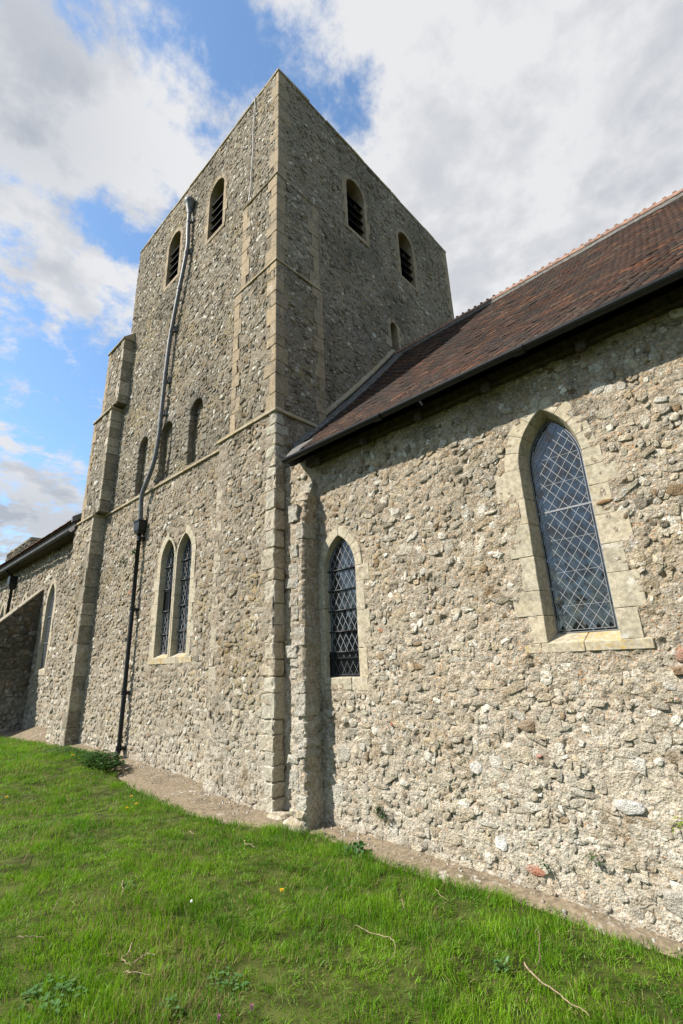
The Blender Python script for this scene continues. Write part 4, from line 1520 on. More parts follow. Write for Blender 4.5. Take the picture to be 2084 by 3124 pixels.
def tile_verts(seed):
    r = np.random.default_rng(seed)
    n = 4
    V = []
    for v in (0.0, 0.55, 1.0):
        for i in range(n):
            u = i / (n - 1) - .5
            camber = 0.006 * (1 - 4 * u * u)
            V.append((u * TW * .985 + r.uniform(-.001, .001), v * TL + (r.uniform(-.003, .003) if v == 0 else 0), camber + 0.004 * math.sin(v * 3.1)))
    V = np.array(V)
    B = V.copy()
    B[:, 2] -= TT
    A = np.concatenate([V, B])
    F_ = []
    for j in range(2):
        for i in range(n - 1):
            a = j * n + i
            F_.append((a, a + 1, a + n + 1, a + n))
    m = len(V)
    for i in range(n - 1):
        F_.append((i, i + m, i + 1 + m, i + 1))
    for j in range(2):
        F_.append((j * n, (j + 1) * n, (j + 1) * n + m, j * n + m))
        F_.append((j * n + n - 1, j * n + n - 1 + m, (j + 1) * n + n - 1 + m, (j + 1) * n + n - 1))
    return A, np.array(F_)


TILES = [tile_verts(s) for s in range(5)]
# arc length down the slope
yy = np.linspace(roof_low_y, 3.83, 600)
zzv = roof_z(yy)
arc = np.concatenate([[0], np.cumsum(np.hypot(np.diff(yy), np.diff(zzv)))])
pos_t = []
r = np.random.default_rng(3)
TPAL = np.array([(0.125, 0.064, 0.043), (0.095, 0.056, 0.042), (0.070, 0.050, 0.041), (0.175, 0.078, 0.046), (0.25, 0.125, 0.07), (0.16, 0.115, 0.080), (0.052, 0.043, 0.039)])
TWT = np.array([30, 26, 18, 10, 3, 6, 10.]) / 103.0
row = 0
s = 0.0
while s < arc[-1] - 0.05:
    yv = np.interp(s, arc, yy)
    zv = np.interp(s, arc, zzv)
    y2 = np.interp(min(s + .2, arc[-1]), arc, yy)
    z2 = np.interp(min(s + .2, arc[-1]), arc, zzv)
    th = math.atan2(z2 - zv, y2 - yv) if y2 > yv + 1e-4 else 0.86
    # the verge beside the tower follows the mortar fillet
    x = RX0 + 0.05 + (TW / 2 if row % 2 else 0) + 0.62 * max(0.0, 1 - (yv - roof_low_y) / 1.0) ** 1.4 + r.uniform(-.01, .01)
    while x < RX1:
        pos_t.append((x + r.normal(0, .003), yv, zv, th, s, r.normal(0, .006)))
        x += TW + 0.002
    s += TG * r.uniform(.97, 1.03)
    row += 1
PT = np.array(pos_t)
nT = len(PT)
tc_i = r.choice(len(TPAL), nT, p=TWT)
tcol = np.clip(TPAL[tc_i] * .60 * (1 + r.normal(0, .16, nT))[:, None] * (1 + .25 * fbm(PT[:, 0] * .8, PT[:, 4] * 1.4, 61, 2))[:, None], .015, .6)
tpi = r.integers(0, len(TILES), nT)
px_, py_, pz_ = project(PT[:, :3])
sc_ = np.where((pz_ > .2) & (px_ > 5) & (px_ < 2080) & (py_ > 5), 1 / pz_, 0)
thr = np.sort(sc_)[-300]
lift = r.uniform(0, .005, nT) + np.where(r.random(nT) < .04, .012, 0)
TMESH = [new_mesh('roof_tile', V_, F_) for V_, F_ in TILES]
for m_ in TMESH:
    m_.materials.append(M['tile_obj'])
V, Fc, C, off = [], [], [], 0
for i in range(nT):
    x, y, z, th, s, tw = PT[i]
    z = z + float(sag(x, y))
    ct, sn_ = math.cos(th - .13), math.sin(th - .13)
    up = 0.002 + lift[i] * .7
    mt = np.array([[1, 0, 0], [0, ct, -sn_], [0, sn_, ct]])
    rz = np.array([[math.cos(tw), -math.sin(tw), 0], [math.sin(tw), math.cos(tw), 0], [0, 0, 1]])
    mm = mt @ rz
    o_ = np.array([x, y, z]) + mt[:, 2] * (up + .026)
    if sc_[i] >= thr:
        ob = put('roof_tile', TMESH[tpi[i]], None, roof, None, tuple(tcol[i]))
        ob.matrix_basis = Matrix(((*mm[0], o_[0]), (*mm[1], o_[1]), (*mm[2], o_[2]), (0, 0, 0, 1)))
    else:
        v_, f_ = TILES[tpi[i]]
        V.append(v_ @ mm.T + o_)
        Fc.append(f_ + off)
        C.append(np.repeat(tcol[i][None], len(v_), 0))
        off += len(v_)
put('roof_tiles', new_mesh('roof_tiles', np.concatenate(V), np.concatenate(Fc), False, np.concatenate(C)), M['tile_stuff'], roof, 'stuff')

# ridge: bedding mortar and crested ridge tiles
rz_ = float(roof_z(3.83))
x = -5.70
k = 0
while x < RX1:
    L = .30
    zc = rz_ + .035 + float(sag(x, 3.83)) + random.uniform(-.004, .004)
    prof = []
    for i in range(7):
        a = math.pi * i / 6
        prof.append((3.83 - .135 * math.cos(a), zc - .06 + .125 * math.sin(a)))
    st = [[(xx, y, z) for y, z in prof] + [(xx, 3.83 + .10, zc - .09), (xx, 3.83 - .10, zc - .09)] for xx in (x + .003, x + L - .003)]
    rt = put('ridge_tile', loft_mesh('ridge_tile', st, .004, True, .003), M['terracotta'], roof)
    for q in (.25, .75):
        cx_ = x + L * q
        st = [[(cx_ - w, 3.83 - .018, z_), (cx_ + w, 3.83 - .018, z_), (cx_ + w, 3.83 + .018, z_), (cx_ - w, 3.83 + .018, z_)] for w, z_ in ((.036, zc + .055), (.024, zc + .105), (.030, zc + .118), (.020, zc + .135))]
        put('crest', loft_mesh('crest', st, .004, True, .002), M['terracotta'], roof)
    x += L
    k += 1
st = [[(xx, 3.83 - .16, rz_ - .135), (xx, 3.83 - .10, rz_ + .01), (xx, 3.83 + .1, rz_ + .01), (xx, 3.83 + .16, rz_ - .135)] for xx in np.linspace(-5.68, RX1, 24)]
put('ridge_bedding', loft_mesh('ridge_bedding', st, 0, True, .006), M['flash'], roof)

# mortar fillet where the tiles meet the tower, and the stone drip mould above it
fl = []
for y in np.linspace(.14, 3.75, 30):
    z = float(roof_z(y))
    xb = -5.53 if y < 1.03 else XE
    j = random.uniform(-.01, .01)
    fl.append([(xb - .06, y, z + .15 + j), (xb + .05, y, z + .13 + j), (RX0 + .08 + j, y, z + .045), (RX0 + .08, y, z - .03), (xb - .06, y, z - .03)])
put('mortar_fillet', loft_mesh('mortar_fillet', fl, 0, True, .006), M['flash'], roof)
ys = list(np.linspace(1.03, 3.66, 7))
for a, b in zip(ys, ys[1:]):
    st = []
    for y in (a + .003, b - .003):
        z = float(roof_z(y)) + .27 - .05 * (3.7 - y) / 3.
        st.append([(XE - .05, y, z - .075), (XE + .085, y, z - .075), (XE + .095, y, z - .02), (XE + .01, y, z + .06), (XE - .05, y, z + .06)])
    put('drip_mould', loft_mesh('drip_mould', st, .006, True, .003), M['string'], tower)
# sloping slab that closes the gap between gutter end and tower
st = [[(xa, -.40, 4.60), (xa, -.38, 4.66), (xb, .16, float(roof_z(.16)) + .055), (xb, .18, float(roof_z(.16)) - .03)] for xa, xb in ((-5.02, -5.46), (-4.70, -4.95))]
put('corner_slab', loft_mesh('corner_slab', st, .008, True, .006), M['flash'], roof)

# rubble of the nave
nt_av = [(big, .16), (small, .15), (Rect(-5.6, -4.70, -.5, 4.45), 0.0), (Rect(-1.97, -.85, 1.64, 1.78), 0.01), (Rect(-4.68, -3.92, 1.30, 1.47), .01)]
for v_ in (2.0, 2.6, 3.2):
    nt_av.append((Rect(-1.98, -.83, v_ - .14, v_ + .14), 0))
t_n = rubble(fN, -4.72, 3.3, -0.5, 4.56, 0.078, 0.092, nt_av, PAL_NAVE, W_NAVE, 11, depth=(.004, .017), skip=0.24)
t_n2 = rubble(fN, -5.5, -5.0, -0.3, 4.5, 0.098, 0.10, [], PAL_NAVE, W_NAVE, 12, depth=(.006, .02), skip=0.15)
t_n3 = rubble(fN, -4.72, 1.6, -0.5, 4.56, 0.052, 0.050, nt_av, PAL_NAVE, W_NAVE, 11, depth=(.008, .022), skip=0.62, jit=.8)
# a few big stones picked out of the wall: (u, v, w, h, colour)
BIG = [(-.66, 1.60, .20, .11, (.33, .17, .11)), (-.70, 1.49, .24, .06, (.28, .18, .10)), (-.62, 1.40, .14, .075, (.26, .17, .09)), (-2.02, 1.02, .15, .13, (.25, .17, .10)),
       (-2.13, -.13, .16, .085, (.46, .17, .10)), (-2.43, .02, .14, .13, (.72, .71, .69)), (-1.95, .78, .06, .025, (.55, .13, .06)), (-1.0, 2.95, .16, .05, (.35, .22, .12)),
       (-.70, .96, .15, .13, (.24, .17, .10)), (-.85, .80, .12, .08, (.27, .21, .13)), (-1.30, .48, .26, .12, (.62, .61, .58)), (-2.6, .62, .16, .12, (.60, .58, .54)), (-3.6, .95, .05, .04, (.50, .16, .08)),
       (-4.40, .60, .28, .20, (.42, .39, .33)), (-4.48, .15, .22, .26, (.44, .42, .36)), (-1.05, -.10, .34, .22, (.37, .34, .29))]
tb = dict(fr=fN, uv=np.array([b[:2] for b in BIG]), size=np.array([b[2:4] for b in BIG]), dep=np.full(len(BIG), .026), col=np.array([b[4] for b in BIG]),
          pi=np.arange(len(BIG)) % len(PROTO), rot=np.zeros(len(BIG)), n0=np.full(len(BIG), .004), seed=1)
build_stones([(t_n, wall_n, M['stone_stuff'], M['stone_obj']), (t_n2, wall_n, M['stone_stuff'], M['stone_obj']), (t_n3, wall_n, M['stone_stuff'], M['stone_obj']), (tb, wall_n, M['stone_stuff'], M['stone_obj'])], 300)

# =================================================================== THE AISLE BEYOND THE TOWER
aisle = thing('church_aisle', (-20, 3, 0.0), 'flint rubble aisle wall left of the tower with a tall lancet under a dark eave', 'church')
la = [Arch(-17.02, 0.36, 1.76, 3.75, 4.42), Arch(-20.15, 0.30, 1.8, 3.75, 4.36), Arch(-23.2, 0.32, 1.8, 3.7, 4.36)]
fA = south(0.0)
wall_a = sheet('wall', fA, np.arange(-27.0, -14.45, 0.05), np.arange(-.3, 5.62, 0.05), [(a, .08) for a in la], M['mortar_aisle'], aisle, 81, .018)
for i, ar in enumerate(la):
    g = Arch(ar.uc, ar.a - .02, ar.v0 + .05, ar.vs, ar.va - .03)
    w_ = glazing(fA, g, aisle, -.085, .12, .20, .010, M['came'], .02, .01, 90 + i)
    surround(fA, ar, w_, M['ashlar_win'], (.14, .22), .11, .02, .010, 4, .45, seed=91 + i)
    sill(fA, ar.uc - ar.a - .18, ar.uc + ar.a + .18, ar.v0 - .16, ar.v0, ar.v0 + .05, .10, w_, M['ashlar_win'], .016, 1)
    for v in (2.55, 3.35):
        saddle_bar(fA, g, v, -.068, w_, .011, 0.0, M['came'])
# eave: fascia, gutter and tiled slope
put('fascia', box_mesh('fascia', -27, -14.5, -.36, -.31, 5.58, 5.84, .006), M['fascia'], aisle)
put('soffit', box_mesh('soffit', -27, -14.62, -.31, .1, 5.56, 5.60, .004), M['wood'], aisle)
prof = [(-.43 - .06 * math.cos(math.pi * i / 8), 5.57 - .065 * math.sin(math.pi * i / 8)) for i in range(9)] + [(-.43 - .052 * math.cos(math.pi * i / 8), 5.57 - .057 * math.sin(math.pi * i / 8)) for i in range(8, -1, -1)]
xs = np.arange(-27, -14.4, 1.78)
for a, b in zip(xs, xs[1:]):
    put('gutter', loft_mesh('gutter', [[(xx, y, z) for y, z in prof] for xx in (a, b - .002)], 0), M['iron'], aisle)
aroof = put('roof', new_mesh('roof', np.array([(-27, -.44, 5.83), (-14.5, -.44, 5.83), (-14.5, 4.5, 8.3), (-27, 4.5, 8.3), (-27, 7.5, 5), (-14.5, 7.5, 5)]), [(0, 1, 2, 3), (3, 2, 5, 4)]), M['terracotta'], aisle)
tmm = [new_mesh('roof_tile', V_, F_) for V_, F_ in TILES[:2]]
for m_ in tmm:
    m_.materials.append(M['tile_obj'])
aa = math.atan2(8.3 - 5.83, 4.94)
for rw in range(2):
    x = -26.9 + rw * .083
    while x < -14.5:
        c_ = TPAL[random.randint(0, 5)] * random.uniform(.7, 1.3)
        ob = put('roof_tile', tmm[rw], None, aroof, None, tuple(c_))
        ct, sn_ = math.cos(aa - .04), math.sin(aa - .04)
        ob.matrix_basis = Matrix(((1, 0, 0, x), (0, ct, -sn_, -.47 + rw * .1 * ct), (0, sn_, ct, 5.845 + rw * .1 * sn_ + .015 + random.uniform(0, .012)), (0, 0, 0, 1)))
        x += .168
# end flashing of the aisle roof against the tower
put('lead_flashing', loft_mesh('lead_flashing', [[(-14.52, -.46, 5.78), (-14.44, -.46, 5.78), (-14.44, .3, 6.30), (-14.52, .3, 6.30)], [(-14.52, -.46, 5.96), (-14.44, -.46, 5.96), (-14.44, .3, 6.44), (-14.52, .3, 6.44)]], .004), M['lead'], aroof)
# raking buttress
bx0, bx1 = -18.75, -18.0
rb = [(.05, -.3), (-2.9, -.3), (-2.9, 1.25), (.05, 4.33)]
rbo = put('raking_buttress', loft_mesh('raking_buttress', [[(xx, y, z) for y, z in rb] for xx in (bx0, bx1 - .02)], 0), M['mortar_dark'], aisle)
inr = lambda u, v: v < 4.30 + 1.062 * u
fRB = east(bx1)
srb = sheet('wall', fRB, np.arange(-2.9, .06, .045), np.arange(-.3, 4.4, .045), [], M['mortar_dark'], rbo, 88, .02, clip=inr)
for i in range(9):
    ya, yb = -2.95 + i * 3.0 / 9, -2.95 + (i + 1) * 3.0 / 9
    st = [[(xx, ya + .004, 4.30 + 1.062 * ya), (xx, ya + .004, 4.37 + 1.062 * ya), (xx, yb - .004, 4.37 + 1.062 * yb), (xx, yb - .004, 4.30 + 1.062 * yb)] for xx in (bx0 - .04, bx1 + .05)]
    put('capping_slab', loft_mesh('capping_slab', st, .008, True, .005), M['ashlar_dark'], rbo)
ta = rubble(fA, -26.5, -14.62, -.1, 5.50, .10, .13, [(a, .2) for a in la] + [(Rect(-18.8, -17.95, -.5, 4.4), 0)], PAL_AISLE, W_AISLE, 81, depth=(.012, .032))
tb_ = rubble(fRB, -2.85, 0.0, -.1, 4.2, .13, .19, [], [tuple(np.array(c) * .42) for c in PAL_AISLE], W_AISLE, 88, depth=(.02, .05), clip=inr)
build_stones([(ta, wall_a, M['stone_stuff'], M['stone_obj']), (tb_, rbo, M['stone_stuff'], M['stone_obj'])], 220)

# stone turret standing beyond the aisle roof
tur = thing('stone_turret', (-31.5, 2.7, 0), 'flat-topped dark stone turret behind the aisle roof at the left edge', 'turret')
fT = south(1.8)
d_ = ray(95, 1645)
tx = CAM_LOC + d_ * (1.8 + 4.6) / d_[1]
TX1, TZ1 = float(tx[0]), float(tx[2])
core = put('wall', box_mesh('wall', TX1 - 5.0, TX1, 1.82, 4.2, 0, TZ1 - .05, 0), M['mortar_aisle'], tur)
s_t = sheet('wall', fT, np.arange(TX1 - 5.0, TX1 + .01, .07), np.arange(5, TZ1, .07), [], M['mortar_dark'], tur, 95, .02)
tt = rubble(fT, TX1 - 5.0, TX1 - .02, 5.2, TZ1 - .05, .14, .2, [], [(0.09, 0.083, 0.07), (0.12, 0.105, .085), (.20, .19, .16)], [5, 4, 1], 95, depth=(.02, .05))
build_stones([(tt, s_t, M['stone_stuff'], M['stone_obj'])], 60)
x = TX1 - 5.0
while x < TX1:
    L = min(random.uniform(.4, .8), TX1 + .05 - x)
    put('coping_stone', box_mesh('coping_stone', x + .01, x + L - .01, 1.75, 3.0, TZ1 - .05, TZ1 + .10 + random.uniform(-.03, .04), .03, .02), M['ashlar_dark'], tur)
    x += max(L, .1)

# =================================================================== PIPES AND CABLE
dp = thing('drainpipe', (-10.6, -.1, -.05), 'rainwater pipe on the tower, grey lead above and black iron below its hopper box', 'drainpipe')
yp = -.115
lead_pts = [(-9.42, yp, 13.62), (-9.40, yp, 12.9), (-9.36, yp, 12.25), (-9.52, yp, 11.5), (-9.68, yp, 10.85), (-9.84, yp, 10.1), (-9.94, yp, 9.5), (-10.0, yp, 8.6), (-10.03, yp, 7.9), (-10.05, yp, 7.1), (-10.12, yp, 6.6),
            (-10.22, yp - .02, 6.2), (-10.42, yp - .04, 5.85), (-10.56, yp - .05, 5.62), (-10.60, yp - .03, 5.3), (-10.61, yp, 4.95)]
def smooth_path(pts, n=4):
    out = []
    P_ = [np.array(p) for p in pts]
    for i in range(len(P_) - 1):
        p0, p1, p2, p3 = P_[max(i - 1, 0)], P_[i], P_[i + 1], P_[min(i + 2, len(P_) - 1)]
        for k in range(n):
            t = k / n
            out.append(.5 * ((2 * p1) + (-p0 + p2) * t + (2 * p0 - 5 * p1 + 4 * p2 - p3) * t * t + (-p0 + 3 * p1 - 3 * p2 + p3) * t ** 3))
    out.append(P_[-1])
    return out
lp = put('lead_pipe', tube_mesh('lead_pipe', smooth_path(lead_pts), .052, 12), M['lead'], dp)
hd = [(-9.42, yp, 13.50), (-9.42, yp, 13.62), (-9.42, yp, 13.75), (-9.42, yp, 13.86), (-9.42, yp, 13.89), (-9.42, yp, 13.97), (-9.42, yp, 13.99)]
put('hopper_head', tube_mesh('hopper_head', hd, [.06, .075, .11, .125, .15, .15, .135], 14), M['lead'], lp)
def pipe_ring(path_pt, d, rad, h, mat, parent, name='collar'):
    p_ = np.array(path_pt)
    d = np.array(d) / np.linalg.norm(d)
    return put(name, tube_mesh(name, [p_ - d * h / 2, p_ - d * h * .3, p_ + d * h * .3, p_ + d * h / 2], [rad * .93, rad, rad, rad * .93], 12), mat, parent)
for z in (13.2, 12.1, 11.1, 9.9, 8.7, 8.45, 7.55, 7.3):
    pts_ = np.array(lead_pts)
    o_ = np.argsort(pts_[:, 2])
    xx = np.interp(z, pts_[o_, 2], pts_[o_, 0])
    dx = np.interp(z + .1, pts_[o_, 2], pts_[o_, 0]) - xx
    pipe_ring((xx, yp, z), (dx, 0, .1), .064, .07, M['lead'], lp)
    if z in (13.2, 12.1, 9.9, 8.45, 7.55):
        put('bracket', box_mesh('bracket', xx + .02, xx + .12, -.06, .0, z - .02, z + .16, .006), M['lead'], lp)
# black iron hopper and pipe
hp = put('hopper_box', loft_mesh('hopper_box', [[(-10.61 - a, -.115 - b, z), (-10.61 + a, -.115 - b, z), (-10.61 + a, -.02, z), (-10.61 - a, -.02, z)] for a, b, z in ((.075, .06, 4.66), (.13, .09, 4.74), (.135, .095, 4.94), (.15, .11, 4.945), (.15, .11, 4.985))], .006), M['iron'], dp)
ip = put('iron_pipe', tube_mesh('iron_pipe', [(-10.61, -.115, 4.70), (-10.60, -.115, 3.0), (-10.59, -.115, .12), (-10.59, -.13, .04), (-10.58, -.19, -.04)], .045, 12), M['iron'], dp)
for z in (4.56, 2.93, 1.20, .14):
    pipe_ring((-10.6, -.115, z), (0, 0, 1), .058, .10, M['iron'], ip)
    put('bracket', box_mesh('bracket', -10.68, -10.515, -.10, .0, z - .03, z + .03, .006), M['iron'], ip)

d2 = thing('drainpipe', (-22.0, -.1, 3.0), 'short black downpipe with hopper under the aisle eave at far left', 'drainpipe')
put('iron_pipe', tube_mesh('iron_pipe', [(-21.75, -.13, 5.0), (-21.75, -.13, -.0)], .055, 10), M['iron'], d2)
put('hopper_box', loft_mesh('hopper_box', [[(-21.75 - a, -.16 - b, z), (-21.75 + a, -.16 - b, z), (-21.75 + a, -.02, z), (-21.75 - a, -.02, z)] for a, b, z in ((.08, .06, 4.8), (.17, .12, 5.0), (.17, .12, 5.3))], .008), M['iron'], d2)
put('swan_neck', tube_mesh('swan_neck', smooth_path([(-21.75, -.42, 5.54), (-21.75, -.36, 5.44), (-21.75, -.2, 5.34), (-21.75, -.16, 5.22)]), .05, 10), M['iron'], d2)

cb = put('lightning_conductor', tube_mesh('lightning_conductor', smooth_path([(-6.585, -.035, 14.92), (-6.59, -.04, 14.4), (-6.62, -.04, 13.7), (-6.60, -.04, 13.2), (-6.64, -.04, 12.6), (-6.66, -.04, 12.0), (-6.68, -.045, 11.75), (-6.69, -.045, 11.60)]), .012, 6), M['cable'])
tag(cb, 'thin pale lightning conductor cable hanging down the top corner of the tower', 'cable')

# =================================================================== GRASS AND SMALL THINGS
def on_ground(px, py, dz=0.0):
    d = ray(px, py)
    t = 1.0
    for _ in range(40):
        p_ = CAM_LOC + d * t
        g_ = float(ground_z(p_[0], p_[1])) + dz
        t = t + (g_ - p_[2]) / d[2] * 0.8
        t = min(max(t, .3), 40)
    p_ = CAM_LOC + d * t
    return np.array([p_[0], p_[1], float(ground_z(p_[0], p_[1]))])


def blade(V, F_, C, base, lean, h, w, az, tone, dry, segs=3):
    ax_, ay_ = math.cos(az), math.sin(az)
    o_ = len(V)
    for k in range(segs + 1):
        t = k / segs
        bx = base[0] + lean[0] * h * t * t
        by = base[1] + lean[1] * h * t * t
        bz = base[2] + h * t * (1 - .25 * t * (abs(lean[0]) + abs(lean[1])))
        ww = w * (1 - t ** 1.6) * .5
        if k == segs:
            V.append((bx, by, bz))
            C.append((tone, dry, t))
        else:
            V.append((bx - ax_ * ww, by - ay_ * ww, bz))
            V.append((bx + ax_ * ww, by + ay_ * ww, bz))
            C += [(tone, dry, t)] * 2
    for k in range(segs - 1):
        a = o_ + 2 * k
        F_.append((a, a + 1, a + 3, a + 2))
    a = o_ + 2 * (segs - 1)
    F_.append((a, a + 1, a + 2))


def clump(seed, n, rad, h0, h1, wid, leanmul=1.0):
    r = random.Random(seed)
    V, F_, C = [], [], []
    la_ = r.uniform(0, 6.28)
    for i in range(n):
        a = r.uniform(0, 6.28)
        q = rad * math.sqrt(r.random())
        h = r.uniform(h0, h1) * (1.15 - .4 * q / rad)
        l_ = r.gauss(.35, .3) * leanmul
        a2 = la_ + r.gauss(0, .9)
        blade(V, F_, C, (q * math.cos(a), q * math.sin(a), -.01), (l_ * math.cos(a2), l_ * math.sin(a2)), h, wid * r.uniform(.7, 1.3), r.uniform(0, 3.14), r.random(), r.random())
    return new_mesh('grass_clump', np.array(V), F_, False, np.array(C))


def clump_collection(name, meshes, mat):
    c = bpy.data.collections.new(name)
    for i, me in enumerate(meshes):
        me.materials.append(mat)
        o = bpy.data.objects.new(name + '_blades', me)
        c.objects.link(o)
    return c


def scatter(name, pts, rots, scs, coll, kind='stuff'):
    me = bpy.data.meshes.new(name)
    me.vertices.add(len(pts))
    me.vertices.foreach_set('co', np.ascontiguousarray(pts, dtype=np.float32).ravel())
    a = me.attributes.new('irot', 'FLOAT_VECTOR', 'POINT')
    a.data.foreach_set('vector', np.ascontiguousarray(rots, dtype=np.float32).ravel())
    a = me.attributes.new('isc', 'FLOAT_VECTOR', 'POINT')
    a.data.foreach_set('vector', np.ascontiguousarray(scs, dtype=np.float32).ravel())
    a = me.attributes.new('iid', 'INT', 'POINT')
    a.data.foreach_set('value', RNG.integers(0, len(coll.objects), len(pts)).astype(np.int32))
    o = put(name, me, None, None, kind)
    ng = bpy.data.node_groups.new(name + '_nodes', 'GeometryNodeTree')
    ng.interface.new_socket('Geometry', in_out='INPUT', socket_type='NodeSocketGeometry')
    ng.interface.new_socket('Geometry', in_out='OUTPUT', socket_type='NodeSocketGeometry')
    gi_ = ng.nodes.new('NodeGroupInput')
    go_ = ng.nodes.new('NodeGroupOutput')
    inst = ng.nodes.new('GeometryNodeInstanceOnPoints')
    ci = ng.nodes.new('GeometryNodeCollectionInfo')
    ci.inputs['Collection'].default_value = coll
    ci.inputs['Separate Children'].default_value = True
    ci.inputs['Reset Children'].default_value = True
    inst.inputs['Pick Instance'].default_value = True
    def named(nm, ty):
        n = ng.nodes.new('GeometryNodeInputNamedAttribute')
        n.data_type = ty
        n.inputs['Name'].default_value = nm
        return n.outputs['Attribute']
    ng.links.new(gi_.outputs[0], inst.inputs['Points'])
    ng.links.new(ci.outputs[0], inst.inputs['Instance'])
    ng.links.new(named('irot', 'FLOAT_VECTOR'), inst.inputs['Rotation'])
    ng.links.new(named('isc', 'FLOAT_VECTOR'), inst.inputs['Scale'])
    ng.links.new(named('iid', 'INT'), inst.inputs['Instance Index'])
    ng.links.new(inst.outputs[0], go_.inputs[0])
    md = o.modifiers.new('scatter', 'NODES')
    md.node_group = ng
    return o


def grass_points(x0, x1, y0, y1, dens, dens_far):
    r = np.random.default_rng(55)
    n = int((x1 - x0) * (y1 - y0) * dens)
    x = r.uniform(x0, x1, n)
    y = r.uniform(y0, y1, n)
    d = np.hypot(x - CAM_LOC[0], y - CAM_LOC[1])
    keep = r.random(n) < np.clip(1.25 - d / 9.0, dens_far, 1)
    keep &= y < edge_y(x) + np.where(r.random(n) < .35, .16 * r.random(n), .03 * r.normal(0, 1, n))
    px, py, pz = project(np.stack([x, y, ground_z(x, y)], -1))
    keep &= (pz > .3) & (px > -450) & (px < 2550) & (py < 3650)
    return x[keep], y[keep]


gxp, gyp = grass_points(-26, 2.0, -9, 0.0, 190, .28)
npt = len(gxp)
dd = np.hypot(gxp - CAM_LOC[0], gyp - CAM_LOC[1])
hgt = 0.86 + 1.05 * fbm(gxp * 1.6, gyp * 1.6, 33, 3) + np.where(np.abs(edge_y(gxp) - gyp) < .18, .25, 0)
wdn = np.clip(0.85 + dd / 16, 1, 1.8)
gpts = np.stack([gxp, gyp, ground_z(gxp, gyp) - .005], -1)
flow = 2.2 * fbm(gxp * .7, gyp * .7, 44, 2)
grot = np.stack([RNG.normal(0, .16, npt), RNG.normal(0, .16, npt), flow * 2 + RNG.normal(0, .7, npt)], -1)
gsc = np.stack([wdn, wdn, np.clip(hgt, .32, 1.9)], -1)
coll = clump_collection('grass_source', [clump(200 + i, 46, .085, .038, .108, .0050) for i in range(7)], M['grass'])
scatter('grass', gpts, grot, gsc, coll)


# leaves of broad-leaved weeds
def leaf(V, F_, C, p_, az, el, L, W, tone):
    d = np.array([math.cos(az) * math.cos(el), math.sin(az) * math.cos(el), math.sin(el)])
    s_ = np.array([-math.sin(az), math.cos(az), 0])
    up = np.cross(d, s_) * -1
    o_ = len(V)
    p_ = np.array(p_)
    for t, w, z in ((0, .0, 0), (.3, .42, .05), (.3, -.42, .05), (.35, 0, -.02), (.7, .36, .02), (.7, -.36, .02), (.75, 0, -.03), (1, 0, -.08)):
        V.append(tuple(p_ + d * L * t + s_ * W * w + up * L * z * -1))
        C.append((tone, 0, t))
    F_ += [(o_, o_ + 3, o_ + 1), (o_, o_ + 2, o_ + 3), (o_ + 1, o_ + 3, o_ + 6, o_ + 4), (o_ + 3, o_ + 2, o_ + 5, o_ + 6), (o_ + 4, o_ + 6, o_ + 7), (o_ + 6, o_ + 5, o_ + 7)]


def leafy(name, label, cat, c, rx, ry, h, n, L, mat, group=None, seed=1, upright=.5, frame=None):
    r = random.Random(seed)
    t = thing(name, (float(c[0]), float(c[1]), float(c[2])), label, cat, group)
    V, F_, C = [], [], []
    stems = []
    for i in range(n):
        a = r.uniform(0, 6.28)
        q = math.sqrt(r.random())
        x = c[0] + rx * q * math.cos(a)
        y = c[1] + ry * q * math.sin(a)
        z = c[2] + h * (1 - .6 * q * q) * r.uniform(.25, 1)
        leaf(V, F_, C, (x, y, z), r.uniform(0, 6.28), r.gauss(.1, .4) * upright, L * r.uniform(.6, 1.25), L * r.uniform(.5, .8), r.random())
        if i % 3 == 0:
            stems.append(tube_mesh('s', [(c[0] + (x - c[0]) * .6, c[1] + (y - c[1]) * .6, c[2] - .03), (x, y, z)], [.004, .002], 4, False))
    put('leaves', new_mesh('leaves', np.array(V), F_, False, np.array(C)), mat, t)
    put('stems', join_meshes('stems', stems), M['stem'], t)
    return t


leafy('leafy_weed', 'dark green leafy weed clump at the foot of the drainpipe', 'weed', (-10.15, -.62, float(ground_z(-10.15, -.75)) + .0), .80, .30, .26, 620, .085, M['leaf_dark'], seed=3)
leafy('leafy_weed', 'low scrambling weed patch left of the dark clump by the drainpipe', 'weed', (-11.6, -.75, float(ground_z(-11.6, -.75))), .9, .35, .14, 420, .065, M['leaf_dark'], seed=4)
pg = on_ground(160, 3050)
leafy('clover_patch', 'blue-green round-leaved clover patch in the lower left corner of the lawn', 'weed', pg, .20, .15, .075, 60, .045, M['leaf_blue'], seed=5, upright=.2)
pg = on_ground(690, 3010)
leafy('clover_patch', 'pale clover patch in the lawn right of the forked twig', 'weed', pg, .16, .10, .065, 60, .034, M['leaf_blue'], seed=6, upright=.2)
pg = on_ground(520, 3085)
leafy('clover_patch', 'small clover tuft at the bottom edge of the lawn', 'weed', pg, .10, .06, .065, 34, .034, M['leaf_blue'], seed=16, upright=.2)
pg = on_ground(375, 2715)
leafy('clover_patch', 'thin clover patch beside the short upright twig', 'weed', pg, .14, .10, .045, 40, .03, M['leaf_blue'], seed=17, upright=.2)
pg = on_ground(1085, 2605)
leafy('dock_plant', 'jagged green weed rosette in the grass near the wall stub', 'weed', pg, .11, .09, .10, 26, .085, M['leaf_blue'], seed=7, upright=1.4)
pg = on_ground(1530, 2965)
leafy('dock_plant', 'small thistle-like rosette left of the long pale twig', 'weed', pg, .05, .05, .06, 16, .045, M['leaf_blue'], seed=8, upright=1.4)
